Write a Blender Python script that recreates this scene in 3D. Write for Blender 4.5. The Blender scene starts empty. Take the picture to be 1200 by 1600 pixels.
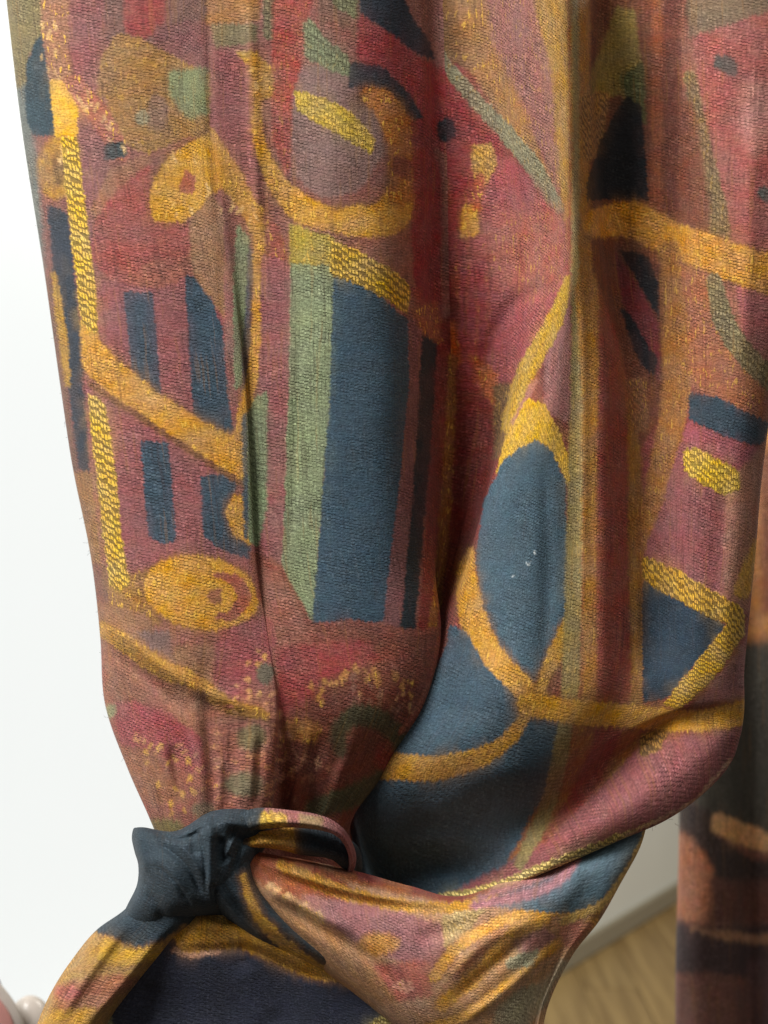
import bpy, bmesh, math, random
import numpy as np
from mathutils import Vector

random.seed(7)
rng = np.random.default_rng(11)
SC = bpy.context.scene
COL = SC.collection

# ------------------------------------------------------------------ camera
D = 1667.0                  # camera to cloth distance, counted in cloth units of 0.3 mm
S = 0.0003
CAM = Vector((0.0, -D * S, 1.05))
cam_data = bpy.data.cameras.new('camera')
cam_data.sensor_fit = 'VERTICAL'
cam_data.sensor_height = 24.0
cam_data.lens = 24.0 * D / 1600.0
cam_data.clip_start = 0.01
cam_data.clip_end = 100
cam_data.dof.use_dof = True
cam_data.dof.focus_distance = D * S - 0.014
cam_data.dof.aperture_fstop = 5.0
cam = bpy.data.objects.new('camera', cam_data)
cam.location = CAM
cam.rotation_euler = (math.radians(90), 0, 0)
COL.objects.link(cam)
SC.camera = cam

# ------------------------------------------------------------------ light of the room
w = bpy.data.worlds.new('World')
SC.world = w
w.use_nodes = True
bg = w.node_tree.nodes['Background']
bg.inputs[0].default_value = (1.0, 0.97, 0.93, 1)
bg.inputs[1].default_value = 0.12

def area_lamp(name, loc, target, sx, sy, watts, colour):
    l = bpy.data.lights.new(name, 'AREA')
    l.shape = 'RECTANGLE'
    l.size, l.size_y = sx, sy
    l.energy = watts
    l.color = colour
    o = bpy.data.objects.new(name, l)
    o.location = loc
    o.rotation_euler = (Vector(target) - Vector(loc)).to_track_quat('-Z', 'Y').to_euler()
    COL.objects.link(o)
    return o

area_lamp('window_daylight', (-1.05, -0.85, 2.45), (0.0, 0, 1.02), 0.8, 0.8, 56, (1.0, 0.98, 0.95))
area_lamp('front_fill_light', (0.7, -1.1, 2.4), (0.1, 0, 1.0), 0.5, 0.5, 5, (1.0, 0.93, 0.82))  # added fill from the front right, no real lamp there

area_lamp('back_wall_fill_light', (1.0, 0.9, 2.3), (0.7, 1.9, 0.6), 0.5, 0.5, 33, (1.0, 0.95, 0.86))  # added unseen lamp that brightens the back wall
area_lamp('window_fill_light', (-1.0, 0.35, 0.12), (-0.5, 0.95, 0.55), 0.6, 0.3, 5, (1.0, 1.0, 0.98))  # added unseen lamp that lifts the lower part of the window

SC.view_settings.view_transform = 'Standard'
SC.view_settings.look = 'None'
SC.view_settings.exposure = 0.0
SC.view_settings.gamma = 1.0

# ------------------------------------------------------------------ helpers
def lin(c):
    c = np.asarray(c, float) / 255.0
    return np.where(c <= 0.04045, c / 12.92, ((c + 0.055) / 1.055) ** 2.4)

def P(px, py, d):
    """cloth coordinates (0.3 mm units, d towards the room) to metres"""
    k = (D - d) / D * S
    return ((px - 600) * k, -d * S, CAM.z - (py - 800) * k)

def tag(o, label=None, cat=None, group=None, kind=None):
    if label: o['label'] = label
    if cat: o['category'] = cat
    if group: o['group'] = group
    if kind: o['kind'] = kind
    return o

def empty(name, loc):
    o = bpy.data.objects.new(name, None)
    o.location = loc
    o.empty_display_size = 0.05
    COL.objects.link(o)
    return o

def link(name, me, mat, parent=None):
    me.name = name
    if mat: me.materials.append(mat)
    o = bpy.data.objects.new(name, me)
    COL.objects.link(o)
    if parent:
        o.parent = parent
        o.matrix_parent_inverse = parent.matrix_basis.inverted()
    return o

def box_mesh(name, lo, hi, bevel=0.0):
    bm = bmesh.new()
    bmesh.ops.create_cube(bm, size=1)
    for v in bm.verts:
        v.co = Vector([lo[i] + (v.co[i] + 0.5) * (hi[i] - lo[i]) for i in range(3)])
    if bevel:
        bmesh.ops.bevel(bm, geom=bm.edges[:], offset=bevel, segments=2, affect='EDGES')
    me = bpy.data.meshes.new(name)
    bm.to_mesh(me); bm.free()
    return me

class NT:
    """tiny node-tree writer"""
    def __init__(self, name):
        self.m = bpy.data.materials.new(name)
        self.m.use_nodes = True
        self.t = self.m.node_tree
        self.b = self.t.nodes['Principled BSDF']
    def n(self, typ, ins=None, **kw):
        nd = self.t.nodes.new(typ)
        for k, v in kw.items(): setattr(nd, k, v)
        for k, v in (ins or {}).items(): self.set(nd.inputs[k], v)
        return nd
    def set(self, sock, v):
        if isinstance(v, bpy.types.NodeSocket): self.t.links.new(v, sock)
        else: sock.default_value = v
    def math(self, op, a, b=0.0, c=0.0, clamp=False):
        nd = self.n('ShaderNodeMath', operation=op, use_clamp=clamp)
        self.set(nd.inputs[0], a); self.set(nd.inputs[1], b); self.set(nd.inputs[2], c)
        return nd.outputs[0]
    def mix(self, f, a, b, blend='MIX'):
        nd = self.n('ShaderNodeMix', data_type='RGBA', blend_type=blend)
        self.set(nd.inputs[0], f); self.set(nd.inputs[6], a); self.set(nd.inputs[7], b)
        return nd.outputs[2]
    def ramp(self, f, lo, hi):
        nd = self.n('ShaderNodeMapRange', {0: f, 1: lo, 2: hi, 3: 0.0, 4: 1.0}, interpolation_type='SMOOTHSTEP')
        return nd.outputs[0]
    def noise(self, vec, scale, detail=2.0, rough=0.5):
        return self.n('ShaderNodeTexNoise', {'Vector': vec, 'Scale': scale, 'Detail': detail, 'Roughness': rough})
    def vmath(self, op, a, b=(0, 0, 0), s=None):
        nd = self.n('ShaderNodeVectorMath', operation=op)
        self.set(nd.inputs[0], a)
        if s is None: self.set(nd.inputs[1], b)
        else: self.set(nd.inputs['Scale'], s)
        return nd.outputs[0]

def simple_mat(name, rgb, rough=0.6, var=0.06, scale=30, bump=0.0, spec=0.3):
    k = NT(name)
    tc = k.n('ShaderNodeTexCoord').outputs['Object']
    nz = k.noise(tc, scale, 4).outputs[0]
    c = lin(rgb)
    col = k.mix(nz, tuple(np.clip(c * (1 - var), 0, 1)) + (1,), tuple(np.clip(c * (1 + var), 0, 1)) + (1,))
    k.set(k.b.inputs['Base Color'], col)
    k.b.inputs['Roughness'].default_value = rough
    k.b.inputs['Specular IOR Level'].default_value = spec
    if bump:
        bp = k.n('ShaderNodeBump', {'Strength': 0.4, 'Distance': bump, 'Height': nz})
        k.set(k.b.inputs['Normal'], bp.outputs[0])
    return k.m

# ------------------------------------------------------------------ woven cloth material
def cloth_material(name, tone=1.0):
    k = NT(name)
    uv = k.n('ShaderNodeUVMap', uv_map='weave').outputs[0]          # in cloth units
    colr = k.n('ShaderNodeAttribute', attribute_name='dye').outputs['Color']
    kind = k.n('ShaderNodeAttribute', attribute_name='weave_kind')
    sep = k.n('ShaderNodeSeparateColor', {0: kind.outputs['Color']})
    grain, twill, fleck = sep.outputs[0], sep.outputs[1], sep.outputs[2]
    # wandering threads
    wob = k.noise(uv, 0.035, 3)
    wob2 = k.noise(uv, 0.16, 1)
    off = k.vmath('SCALE', k.vmath('SUBTRACT', wob.outputs[1], (0.5, 0.5, 0.5)), s=5.0)
    off2 = k.vmath('SCALE', k.vmath('SUBTRACT', wob2.outputs[1], (0.5, 0.5, 0.5)), s=1.6)
    uvd = k.vmath('ADD', k.vmath('ADD', uv, off), off2)
    # rib weave: rows of broken floats
    su = k.n('ShaderNodeSeparateXYZ', {0: uvd})
    def combo(fu, fv, z=0.0):
        return k.n('ShaderNodeCombineXYZ', {0: fu, 1: fv, 2: z}).outputs[0]
    step = k.math('MULTIPLY', k.math('FLOOR', k.math('DIVIDE', su.outputs[0], 5.6)), 2.0)
    rv = k.math('DIVIDE', k.math('ADD', su.outputs[1], step), 5.4)
    rid = k.math('FLOOR', rv)
    rf = k.math('ABSOLUTE', k.math('SUBTRACT', k.math('FRACT', rv), 0.5))            # 0.5 at the gap between rows
    gap = k.ramp(rf, 0.28, 0.44)
    brk = k.noise(combo(k.math('MULTIPLY', su.outputs[0], 0.085), k.math('MULTIPLY', rid, 7.31)), 1.0, 1, 0.5).outputs[0]
    stitch = k.noise(combo(k.math('MULTIPLY', su.outputs[0], 0.14), k.math('MULTIPLY', rid, 3.77), 5.0), 1.0, 1, 0.5).outputs[0]
    cv = k.math('DIVIDE', su.outputs[0], 4.6)
    cid = k.math('FLOOR', cv)
    cf = k.ramp(k.math('ABSOLUTE', k.math('SUBTRACT', k.math('FRACT', cv), 0.5)), 0.30, 0.48)
    cbrk = k.noise(combo(k.math('MULTIPLY', cid, 5.13), k.math('MULTIPLY', su.outputs[1], 0.07), 2.0), 1.0, 1, 0.5).outputs[0]
    vgap = k.math('MULTIPLY', cf, k.ramp(cbrk, 0.50, 0.66))
    hgap = k.math('MULTIPLY', gap, k.ramp(brk, 0.36, 0.54))
    patch = k.ramp(k.noise(uv, 0.013, 3).outputs[0], 0.36, 0.66)
    gpatch = k.math('MULTIPLY', grain, k.math('MULTIPLY_ADD', patch, 0.82, 0.18))
    mort = k.math('MULTIPLY', k.math('MAXIMUM', hgap, k.math('MULTIPLY', vgap, 0.55)), gpatch)
    # fine warp threads
    fine = k.noise(k.n('ShaderNodeCombineXYZ', {0: k.math('MULTIPLY', su.outputs[0], 0.30), 1: k.math('MULTIPLY', su.outputs[1], 0.055), 2: 0.0}).outputs[0], 1.0, 2, 0.6).outputs[0]
    weft = k.noise(k.n('ShaderNodeCombineXYZ', {0: k.math('MULTIPLY', su.outputs[0], 0.05), 1: k.math('MULTIPLY', su.outputs[1], 0.26), 2: 3.0}).outputs[0], 1.0, 2, 0.6).outputs[0]
    mott = k.noise(uv, 0.022, 4, 0.6).outputs[0]
    salt = k.noise(uv, 0.33, 1, 0.5).outputs[0]
    # value variation (thread dye)
    val = k.math('MULTIPLY_ADD', k.math('SUBTRACT', fine, 0.5), 0.8, 1.0)
    val = k.math('ADD', val, k.math('MULTIPLY', k.math('SUBTRACT', weft, 0.5), 0.55))
    val = k.math('ADD', val, k.math('MULTIPLY', k.math('SUBTRACT', mott, 0.5), 0.5))
    val = k.math('ADD', val, k.math('MULTIPLY', k.math('SUBTRACT', salt, 0.5), 1.0))
    val = k.math('ADD', val, k.math('MULTIPLY', k.math('MULTIPLY', k.math('SUBTRACT', stitch, 0.5), gpatch), 0.8))
    val = k.math('MULTIPLY', val, k.math('SUBTRACT', 1.0, k.math('MULTIPLY', mort, 0.54)))
    val = k.math('MAXIMUM', k.math('MULTIPLY', val, tone), 0.05)
    c1 = k.vmath('SCALE', colr, s=val)
    # hue wander between the coloured threads
    hn = k.noise(uv, 0.05, 4, 0.7).outputs[0]
    hs = k.n('ShaderNodeHueSaturation', {'Hue': k.math('MULTIPLY_ADD', k.math('SUBTRACT', hn, 0.5), 0.05, 0.5),
             'Saturation': k.math('MULTIPLY_ADD', k.math('SUBTRACT', mott, 0.5), 0.5, 0.94), 'Value': 1.0, 'Fac': 1.0, 'Color': c1}).outputs[0]
    # bold twill: slanted floats over a dark ground
    dg = k.math('FRACT', k.math('ADD', k.math('DIVIDE', su.outputs[1], 12.5), k.math('ADD', k.math('DIVIDE', su.outputs[0], 15.0), k.math('ADD', k.math('MULTIPLY', k.noise(uv, 0.06, 2).outputs[0], 1.5), k.math('MULTIPLY', k.math('FRACT', k.math('MULTIPLY', cid, 0.618)), 0.35)))))
    dg = k.ramp(k.math('ABSOLUTE', k.math('SUBTRACT', dg, 0.5)), 0.20, 0.36)
    tv = k.noise(combo(k.math('MULTIPLY', cid, 3.1), k.math('MULTIPLY', su.outputs[1], 0.12), 7.0), 1.0, 1).outputs[0]
    tfac = k.math('MAXIMUM', k.math('MULTIPLY', dg, 0.95), k.math('MULTIPLY', cf, k.ramp(tv, 0.30, 0.5)))
    dark = k.mix(0.78, hs, (0.035, 0.02, 0.014, 1))
    bright = k.vmath('SCALE', hs, s=1.12)
    tw = k.mix(tfac, bright, dark)
    c2 = k.mix(k.math('MULTIPLY', twill, 0.92), hs, tw)
    # metallic looking gold flecks: single warp floats
    fl = k.noise(k.n('ShaderNodeCombineXYZ', {0: k.math('MULTIPLY', su.outputs[0], 0.20), 1: k.math('MULTIPLY', su.outputs[1], 0.060), 2: 9.0}).outputs[0], 1.0, 2, 0.55).outputs[0]
    flm = k.math('MULTIPLY', k.ramp(fl, 0.58, 0.68), fleck)
    gl = k.noise(combo(k.math('MULTIPLY', su.outputs[0], 0.11), k.math('MULTIPLY', rid, 5.91), 31.0), 1.0, 1, 0.5).outputs[0]
    gl = k.math('MULTIPLY', k.ramp(gl, 0.54, 0.68), k.ramp(rf, 0.30, 0.08))
    gv = k.noise(combo(k.math('MULTIPLY', cid, 4.37), k.math('MULTIPLY', su.outputs[1], 0.15), 41.0), 1.0, 1, 0.5).outputs[0]
    gv = k.math('MULTIPLY', k.ramp(gv, 0.56, 0.66), k.ramp(k.math('ABSOLUTE', k.math('SUBTRACT', k.math('FRACT', cv), 0.5)), 0.30, 0.12))
    glm = k.math('MULTIPLY', k.math('MAXIMUM', gl, gv), k.math('MULTIPLY_ADD', gpatch, 0.62, 0.12))
    c2 = k.mix(glm, c2, k.vmath('ADD', k.vmath('SCALE', c2, s=1.8), (0.045, 0.042, 0.038)))  # pale glints on the threads, painted into the base colour
    wt = k.noise(combo(k.math('MULTIPLY', su.outputs[0], 0.17), k.math('MULTIPLY', su.outputs[1], 0.007), 21.0), 1.0, 1, 0.5).outputs[0]
    gsel = k.ramp(grain, 0.45, 0.8)
    wtm = k.math('MULTIPLY', k.math('MULTIPLY', k.ramp(wt, 0.60, 0.70), 0.15), gsel)
    c2 = k.mix(wtm, c2, tuple(lin((176, 122, 52))) + (1,))
    wd = k.math('MULTIPLY', k.math('MULTIPLY', k.ramp(wt, 0.40, 0.30), 0.28), gsel)
    c2 = k.mix(wd, c2, tuple(lin((58, 34, 34))) + (1,))
    c3 = k.mix(flm, c2, tuple(lin((236, 186, 78))) + (1,))
    k.set(k.b.inputs['Base Color'], c3)
    # relief
    h = k.math('MULTIPLY', k.math('SUBTRACT', 1.0, mort), 1.0)
    h = k.math('ADD', h, k.math('MULTIPLY', salt, 0.5))
    h = k.math('ADD', h, k.math('MULTIPLY', weft, 0.6))
    h = k.math('ADD', h, k.math('MULTIPLY', k.math('SUBTRACT', 1.0, tfac), k.math('MULTIPLY', twill, 0.9)))
    h = k.math('ADD', h, k.math('MULTIPLY', flm, 0.5))
    bp = k.n('ShaderNodeBump', {'Strength': 0.75, 'Distance': 0.00055, 'Height': h})
    k.set(k.b.inputs['Normal'], bp.outputs[0])
    k.b.inputs['Roughness'].default_value = 0.72
    k.b.inputs['Specular IOR Level'].default_value = 0.18
    k.b.inputs['Sheen Weight'].default_value = 0.05
    k.b.inputs['Sheen Roughness'].default_value = 0.5
    return k.m

CLOTH = cloth_material('woven_cloth')

# ------------------------------------------------------------------ dyed pattern: painted on a flat layout of the cloth
X0, Y0, X1, Y1 = -80, -120, 1480, 1760
W, H = X1 - X0, Y1 - Y0
def value_noise(h, w, sy, sx):
    gy, gx = int(h / sy) + 3, int(w / sx) + 3
    g = rng.random((gy, gx))
    y = np.arange(h) / sy; x = np.arange(w) / sx
    yi, xi = y.astype(int), x.astype(int)
    fy, fx = (y - yi)[:, None], (x - xi)[None, :]
    fy, fx = fy * fy * (3 - 2 * fy), fx * fx * (3 - 2 * fx)
    a = g[yi][:, xi]; b = g[yi][:, xi + 1]; c = g[yi + 1][:, xi]; d = g[yi + 1][:, xi + 1]
    return (a * (1 - fx) + b * fx) * (1 - fy) + (c * (1 - fx) + d * fx) * fy
JIT = (value_noise(H, W, 11, 3) - 0.5) * 4.5 + (value_noise(H, W, 22, 26) - 0.5) * 3.0

def smooth_closed(pts, r=3.5):
    """round every corner by at most r units"""
    q = np.asarray(pts, float)
    for _ in range(2):
        nx = np.roll(q, -1, 0)
        e = nx - q
        L = np.linalg.norm(e, axis=1)[:, None] + 1e-9
        f = np.minimum(0.25, r / L)
        q = np.stack([q + e * f, nx - e * f], 1).reshape(-1, 2)
        r *= 0.4
    return q

def spline(pts, n=8):
    p = np.asarray(pts, float)
    if len(p) < 3: 
        t = np.linspace(0, 1, n * 2)[:, None]
        return p[0] * (1 - t) + p[-1] * t
    t = np.arange(len(p))
    return hermite(t, p, np.linspace(0, len(p) - 1, (len(p) - 1) * n + 1))

def hermite(kn, val, t):
    """cubic through val at knots kn (val: K x ...), finite difference tangents"""
    kn = np.asarray(kn, float); val = np.asarray(val, float)
    h = np.diff(kn)
    sh = (slice(None),) + (None,) * (val.ndim - 1)
    sl = np.diff(val, axis=0) / h[sh]
    m = np.empty_like(val)
    m[0], m[-1] = sl[0], sl[-1]
    w0, w1 = h[1:], h[:-1]
    m[1:-1] = (sl[:-1] * w0[sh] + sl[1:] * w1[sh]) / (w0 + w1)[sh]
    i = np.clip(np.searchsorted(kn, t, side='right') - 1, 0, len(kn) - 2)
    u = ((t - kn[i]) / h[i])[sh]
    hh = h[i][sh]
    return ((2*u**3 - 3*u**2 + 1) * val[i] + (u**3 - 2*u**2 + u) * hh * m[i]
            + (-2*u**3 + 3*u**2) * val[i+1] + (u**3 - u**2) * hh * m[i+1])

class Canvas:
    def __init__(self, base):
        self.c = np.empty((H, W, 3), np.float32); self.c[:] = lin(base)
        self.k = np.zeros((H, W, 3), np.float32); self.k[..., 0] = 0.85
    def _put(self, sl, sd, col, soft, kind, alpha):
        r, g, b = col
        if r > g + 24 and b >= g - 16: col = (r * 0.98 + 3, g * 1.02 + 3, b * 0.98 + 2)
        elif b > g + 6 and b > r: col = (r * 0.90, g * 0.90, b * 0.90)
        elif r > 170 and b < 90: col = (r * 0.99, g * 0.96, b * 0.8)
        soft *= 0.8
        if kind is GD:
            self._put(sl, sd - 5.0, (128, 84, 50), 9.0, (0.85, 0, 0.15), 0.6)
        sd = sd + JIT[sl] * min(1.0, 0.45 + soft * 0.06)
        a = np.clip(0.5 - sd / (2.0 * soft), 0, 1)
        a = (a * a * (3 - 2 * a) * alpha)[..., None].astype(np.float32)
        self.c[sl] = self.c[sl] * (1 - a) + lin(col).astype(np.float32) * a
        self.k[sl] = self.k[sl] * (1 - a) + np.asarray(kind, np.float32) * a
    def _box(self, q, pad):
        x0, y0 = np.floor(q.min(0) - pad).astype(int); x1, y1 = np.ceil(q.max(0) + pad).astype(int)
        x0, y0 = max(x0 - X0, 0), max(y0 - Y0, 0); x1, y1 = min(x1 - X0, W), min(y1 - Y0, H)
        if x1 <= x0 or y1 <= y0: return None
        sl = (slice(y0, y1), slice(x0, x1))
        yy, xx = np.mgrid[y0 + Y0:y1 + Y0, x0 + X0:x1 + X0].astype(np.float32)
        return sl, xx, yy
    def poly(self, pts, col, soft=2.0, kind=(0.85, 0, 0), alpha=1.0, round_=True):
        q = smooth_closed(pts) if round_ else np.asarray(pts, float)
        r = self._box(q, soft * 2 + 6)
        if r is None: return
        sl, xx, yy = r
        d2 = np.full(xx.shape, 1e9, np.float32); ins = np.zeros(xx.shape, bool)
        n = len(q)
        for i in range(n):
            ax, ay = q[i]; bx, by = q[(i + 1) % n]
            ex, ey = bx - ax, by - ay
            L = ex * ex + ey * ey + 1e-9
            t = np.clip(((xx - ax) * ex + (yy - ay) * ey) / L, 0, 1)
            d2 = np.minimum(d2, (xx - ax - t * ex) ** 2 + (yy - ay - t * ey) ** 2)
            if ay != by:
                cr = ((ay > yy) != (by > yy)) & (xx < ex * (yy - ay) / (by - ay) + ax)
                ins ^= cr
        sd = np.sqrt(d2); sd[ins] *= -1
        self._put(sl, sd, col, soft, kind, alpha)
    def stroke(self, pts, width, col, soft=2.0, kind=(0.85, 0, 0), alpha=1.0):
        q = spline(pts, 6)
        wd = np.interp(np.linspace(0, 1, len(q)), np.linspace(0, 1, np.size(width)), np.atleast_1d(width)) / 2
        r = self._box(q, wd.max() + soft * 2 + 6)
        if r is None: return
        sl, xx, yy = r
        sd = np.full(xx.shape, 1e9, np.float32)
        for i in range(len(q) - 1):
            ax, ay = q[i]; ex, ey = q[i + 1] - q[i]
            L = ex * ex + ey * ey + 1e-9
            t = np.clip(((xx - ax) * ex + (yy - ay) * ey) / L, 0, 1)
            dd = np.sqrt((xx - ax - t * ex) ** 2 + (yy - ay - t * ey) ** 2) - (wd[i] * (1 - t) + wd[i + 1] * t)
            sd = np.minimum(sd, dd)
        self._put(sl, sd, col, soft, kind, alpha)
    def oval(self, cx, cy, rx, ry, col, rot=0, **kw):
        a = np.linspace(0, 2 * np.pi, 17)[:-1]
        c, s = math.cos(math.radians(rot)), math.sin(math.radians(rot))
        x, y = rx * np.cos(a), ry * np.sin(a)
        self.poly(np.stack([cx + x * c - y * s, cy + x * s + y * c], 1), col, **kw)
    def dabs(self, pts, n, spread, col, r=(3, 7), kind=(0.6, 0, 1), rot=0, elong=1.6):
        q = spline(pts, 10) if len(pts) > 1 else np.asarray(pts, float)
        for _ in range(n):
            p = q[rng.integers(len(q))] + rng.normal(0, spread, 2)
            a = rng.uniform(*r)
            self.oval(p[0], p[1], a, a * elong, col, rot=rot + rng.normal(0, 20), soft=2.5, kind=kind, alpha=rng.uniform(.5, 1))
    def weather(self):
        """neighbouring coloured threads tint one another"""
        def blur(a, r):
            for ax in (0, 1):
                c = np.cumsum(np.concatenate([np.repeat(a.take([0], ax), r + 1, ax), a, np.repeat(a.take([-1], ax), r, ax)], ax), axis=ax, dtype=np.float64)
                n = a.shape[ax]
                a = ((c.take(range(2 * r + 1, 2 * r + 1 + n), ax) - c.take(range(n), ax)) / (2 * r + 1)).astype(np.float32)
            return a
        dy = (value_noise(H, W, 70, 2.6) - 0.5) * 5 + (value_noise(H, W, 9, 2.6) - 0.5) * 3
        dx = (value_noise(H, W, 2.6, 50) - 0.5) * 3.5
        yi = np.clip(np.arange(H)[:, None] + dy, 0, H - 1).astype(int); xi = np.clip(np.arange(W)[None, :] + dx, 0, W - 1).astype(int)
        self.c = self.c[yi, xi]; self.k = self.k[yi, xi]
        soft = blur(blur(self.c, 14), 14)
        m = np.clip(value_noise(H, W, 60, 34) * 0.7 + value_noise(H, W, 17, 9) * 0.5 - 0.42, 0, 0.4)[..., None].astype(np.float32)
        self.c = self.c * (1 - m) + soft * m
        return self
    def sample(self, px, py):
        x = np.clip(px - X0, 0, W - 1.001); y = np.clip(py - Y0, 0, H - 1.001)
        xi, yi = x.astype(int), y.astype(int)
        fx, fy = (x - xi)[..., None], (y - yi)[..., None]
        def g(A): return (A[yi, xi] * (1 - fx) + A[yi, xi + 1] * fx) * (1 - fy) + (A[yi + 1, xi] * (1 - fx) + A[yi + 1, xi + 1] * fx) * fy
        return g(self.c), g(self.k)

# dye colours (sRGB)
NAVY = (66, 87, 103); NAVYD = (46, 58, 72); BLUE = (82, 107, 122); INK = (27, 29, 33)
MAUVE = (142, 84, 88); MAUVEG = (128, 96, 98); ROSE = (158, 80, 84); PINK = (170, 88, 96); RED = (156, 62, 58); CRIM = (148, 46, 50)
GOLD = (200, 146, 44); GOLDB = (226, 176, 36); OCHRE = (154, 110, 64); TAN = (172, 124, 82); OLIVE = (128, 108, 62)
GREEN = (130, 138, 102); SAGE = (146, 140, 112); RUST = (134, 74, 56); ORANGE = (194, 98, 36); YEL = (232, 192, 62); BROWN = (104, 66, 46)
TW = (0.2, 1.0, 0.25); FL = (0.7, 0.0, 0.9); SM = (0.52, 0, 0); GD = (0.9, 0, 0.75)

# ---- layer A: the two left pleats
A = Canvas((144, 88, 80))
A.poly([(-60,-110),(700,-110),(700,460),(-60,460)], (140,84,78), soft=4)
A.poly([(-60,-110),(68,-110),(68,60),(45,85),(40,260),(-60,260)], (126,112,76), soft=6)
A.poly([(-60,180),(45,130),(62,300),(70,430),(60,520),(-60,520)], (112,116,110), soft=8)
A.poly([(66,50),(52,68),(40,105),(40,180),(50,212),(88,212),(82,150),(70,80)], (58,78,88), soft=3, kind=SM)
A.poly([(60,-110),(108,-110),(112,132),(92,132),(78,128),(64,50)], (156,108,80), soft=4, kind=FL)
A.poly([(104,-110),(190,-110),(152,60),(148,160),(120,150),(108,80)], (140,80,82), soft=5)
A.poly([(150,-110),(330,-110),(328,120),(250,80),(170,70)], (120,82,78), soft=6)
A.poly([(185,-110),(262,-110),(258,50),(225,60),(196,50)], (150,64,62), soft=6)
A.poly([(155,95),(178,52),(225,60),(280,92),(328,108),(328,212),(290,214),(238,240),(205,232),(168,210),(150,160)], (154,112,62), soft=4, kind=(.8,0,.25))
A.poly([(240,40),(330,30),(328,112),(290,98),(240,70)], (130,76,78), soft=5)
A.poly([(262,112),(322,105),(326,178),(296,188),(266,150)], (128,134,94), soft=6, kind=(.8,0,.1))
A.oval(245,176,18,30,(136,98,84), soft=6)
A.oval(222,182,11,13,(146,140,112), soft=4)
A.poly([(120,150),(165,150),(170,210),(165,330),(140,420),(122,330)], (138,86,88), soft=5)
A.stroke([(112,138),(150,175),(190,238)], (44,34,26), (166,94,72), soft=4, kind=FL)
A.poly([(162,226),(196,218),(200,244),(162,252)], (66,76,78), soft=3)
A.oval(86,264,28,50,(166,118,50), soft=6, kind=(.5,0,.3)); A.oval(92,262,11,28,(122,86,54), soft=7)
A.poly([(76,122),(95,122),(112,148),(121,172),(121,213),(86,213)], (222,172,30), soft=2, kind=(.2,0,.4))
A.poly([(165,292),(196,262),(232,246),(240,340),(302,350),(302,438),(250,455),(180,446),(138,402),(150,330)], (154,76,72), soft=4)
A.poly([(170,266),(228,238),(238,252),(180,296),(150,340),(140,330)], (150,104,80), soft=5)
A.poly([(234,292),(258,250),(296,222),(328,206),(330,302),(316,326),(286,346),(238,346)], (206,154,42), soft=3, kind=GD)
A.poly([(277,292),(290,262),(306,280),(304,302),(285,304)], (164,88,64), soft=2.5)
A.poly([(296,345),(332,300),(350,340),(352,520),(322,458),(296,425)], (156,112,80), soft=5)
A.poly([(330,66),(376,84),(398,160),(404,240),(414,312),(402,324),(376,272),(350,226),(328,200)], (142,78,80), soft=4)
A.poly([(372,272),(404,320),(440,360),(452,420),(410,420),(398,360)], (150,74,62), soft=5, kind=(.7,0,.5))
A.poly([(328,196),(346,222),(378,272),(402,322),(414,332),(412,378),(392,362),(372,322),(346,292),(330,304)], (188,138,62), soft=4, kind=FL)
A.poly([(320,-110),(406,-110),(406,34),(322,38)], (164,112,60), soft=5); A.poly([(328,38),(404,36),(400,66),(334,74)], (126,112,78), soft=5)
A.poly([(408,-110),(430,-110),(432,62),(412,62)], (124,112,82), soft=3, kind=(.5,.6,0))
A.poly([(428,-110),(505,-110),(474,90),(468,150),(456,232),(446,290),(424,210),(424,100)], (154,66,58), soft=5, kind=(.9,0,.15))
A.poly([(470,100),(545,110),(590,150),(600,240),(560,300),(500,310),(455,270),(455,160)], (134,98,96), soft=5)
A.poly([(366,78),(402,82),(426,112),(428,152),(410,156),(396,112)], (176,138,66), soft=4, kind=FL)
A.poly([(500,-110),(580,-110),(556,60),(520,30),(496,40)], (130,90,80), soft=5)
A.poly([(506,-110),(556,-110),(558,28),(540,20),(520,6)], (128,128,92), soft=3, kind=(.6,.45,0))
A.poly([(472,36),(482,26),(510,60),(545,88),(548,120),(520,112),(476,88)], GREEN, soft=3, kind=(.6,.5,.1))
A.poly([(556,-110),(596,-110),(640,20),(672,66),(680,96),(650,84),(600,48),(562,22)], (48,56,68), soft=3, kind=SM)
A.poly([(560,22),(610,52),(660,92),(700,110),(700,240),(660,220),(640,170),(596,112),(556,92)], CRIM, soft=5)
A.poly([(546,96),(596,102),(640,146),(662,186),(640,190),(604,150),(590,134),(544,138)], (48,56,66), soft=3, kind=SM)
A.oval(697,203,16,20,(46,50,58), soft=4, kind=SM)
# the big ring
A.stroke([(398,88),(402,160),(404,214),(424,272),(462,318),(516,346),(570,352),(612,334),(630,290)], (12,12,16,26,40,48,56,56,44), GOLD, soft=4, kind=GD)
A.stroke([(626,300),(630,250),(620,196),(596,160),(572,148)], (40,44,46,40,24), (178,112,46), soft=4, kind=GD)
A.poly([(612,240),(646,250),(640,282),(612,270)], (128,62,50), soft=5)
A.poly([(520,330),(560,318),(590,330),(590,366),(545,372),(520,352)], (216,158,34), soft=6, kind=GD)
A.poly([(460,140),(500,150),(545,172),(586,216),(582,242),(540,216),(495,192),(462,172)], (206,176,66), soft=2.5, kind=(.4,.55,.6))
A.poly([(640,190),(668,190),(690,280),(690,520),(650,500),(640,420),(646,300)], (132,44,48), soft=6)
A.poly([(470,350),(560,372),(640,366),(648,450),(600,420),(540,392),(470,362)], (146,92,74), soft=5)
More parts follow.
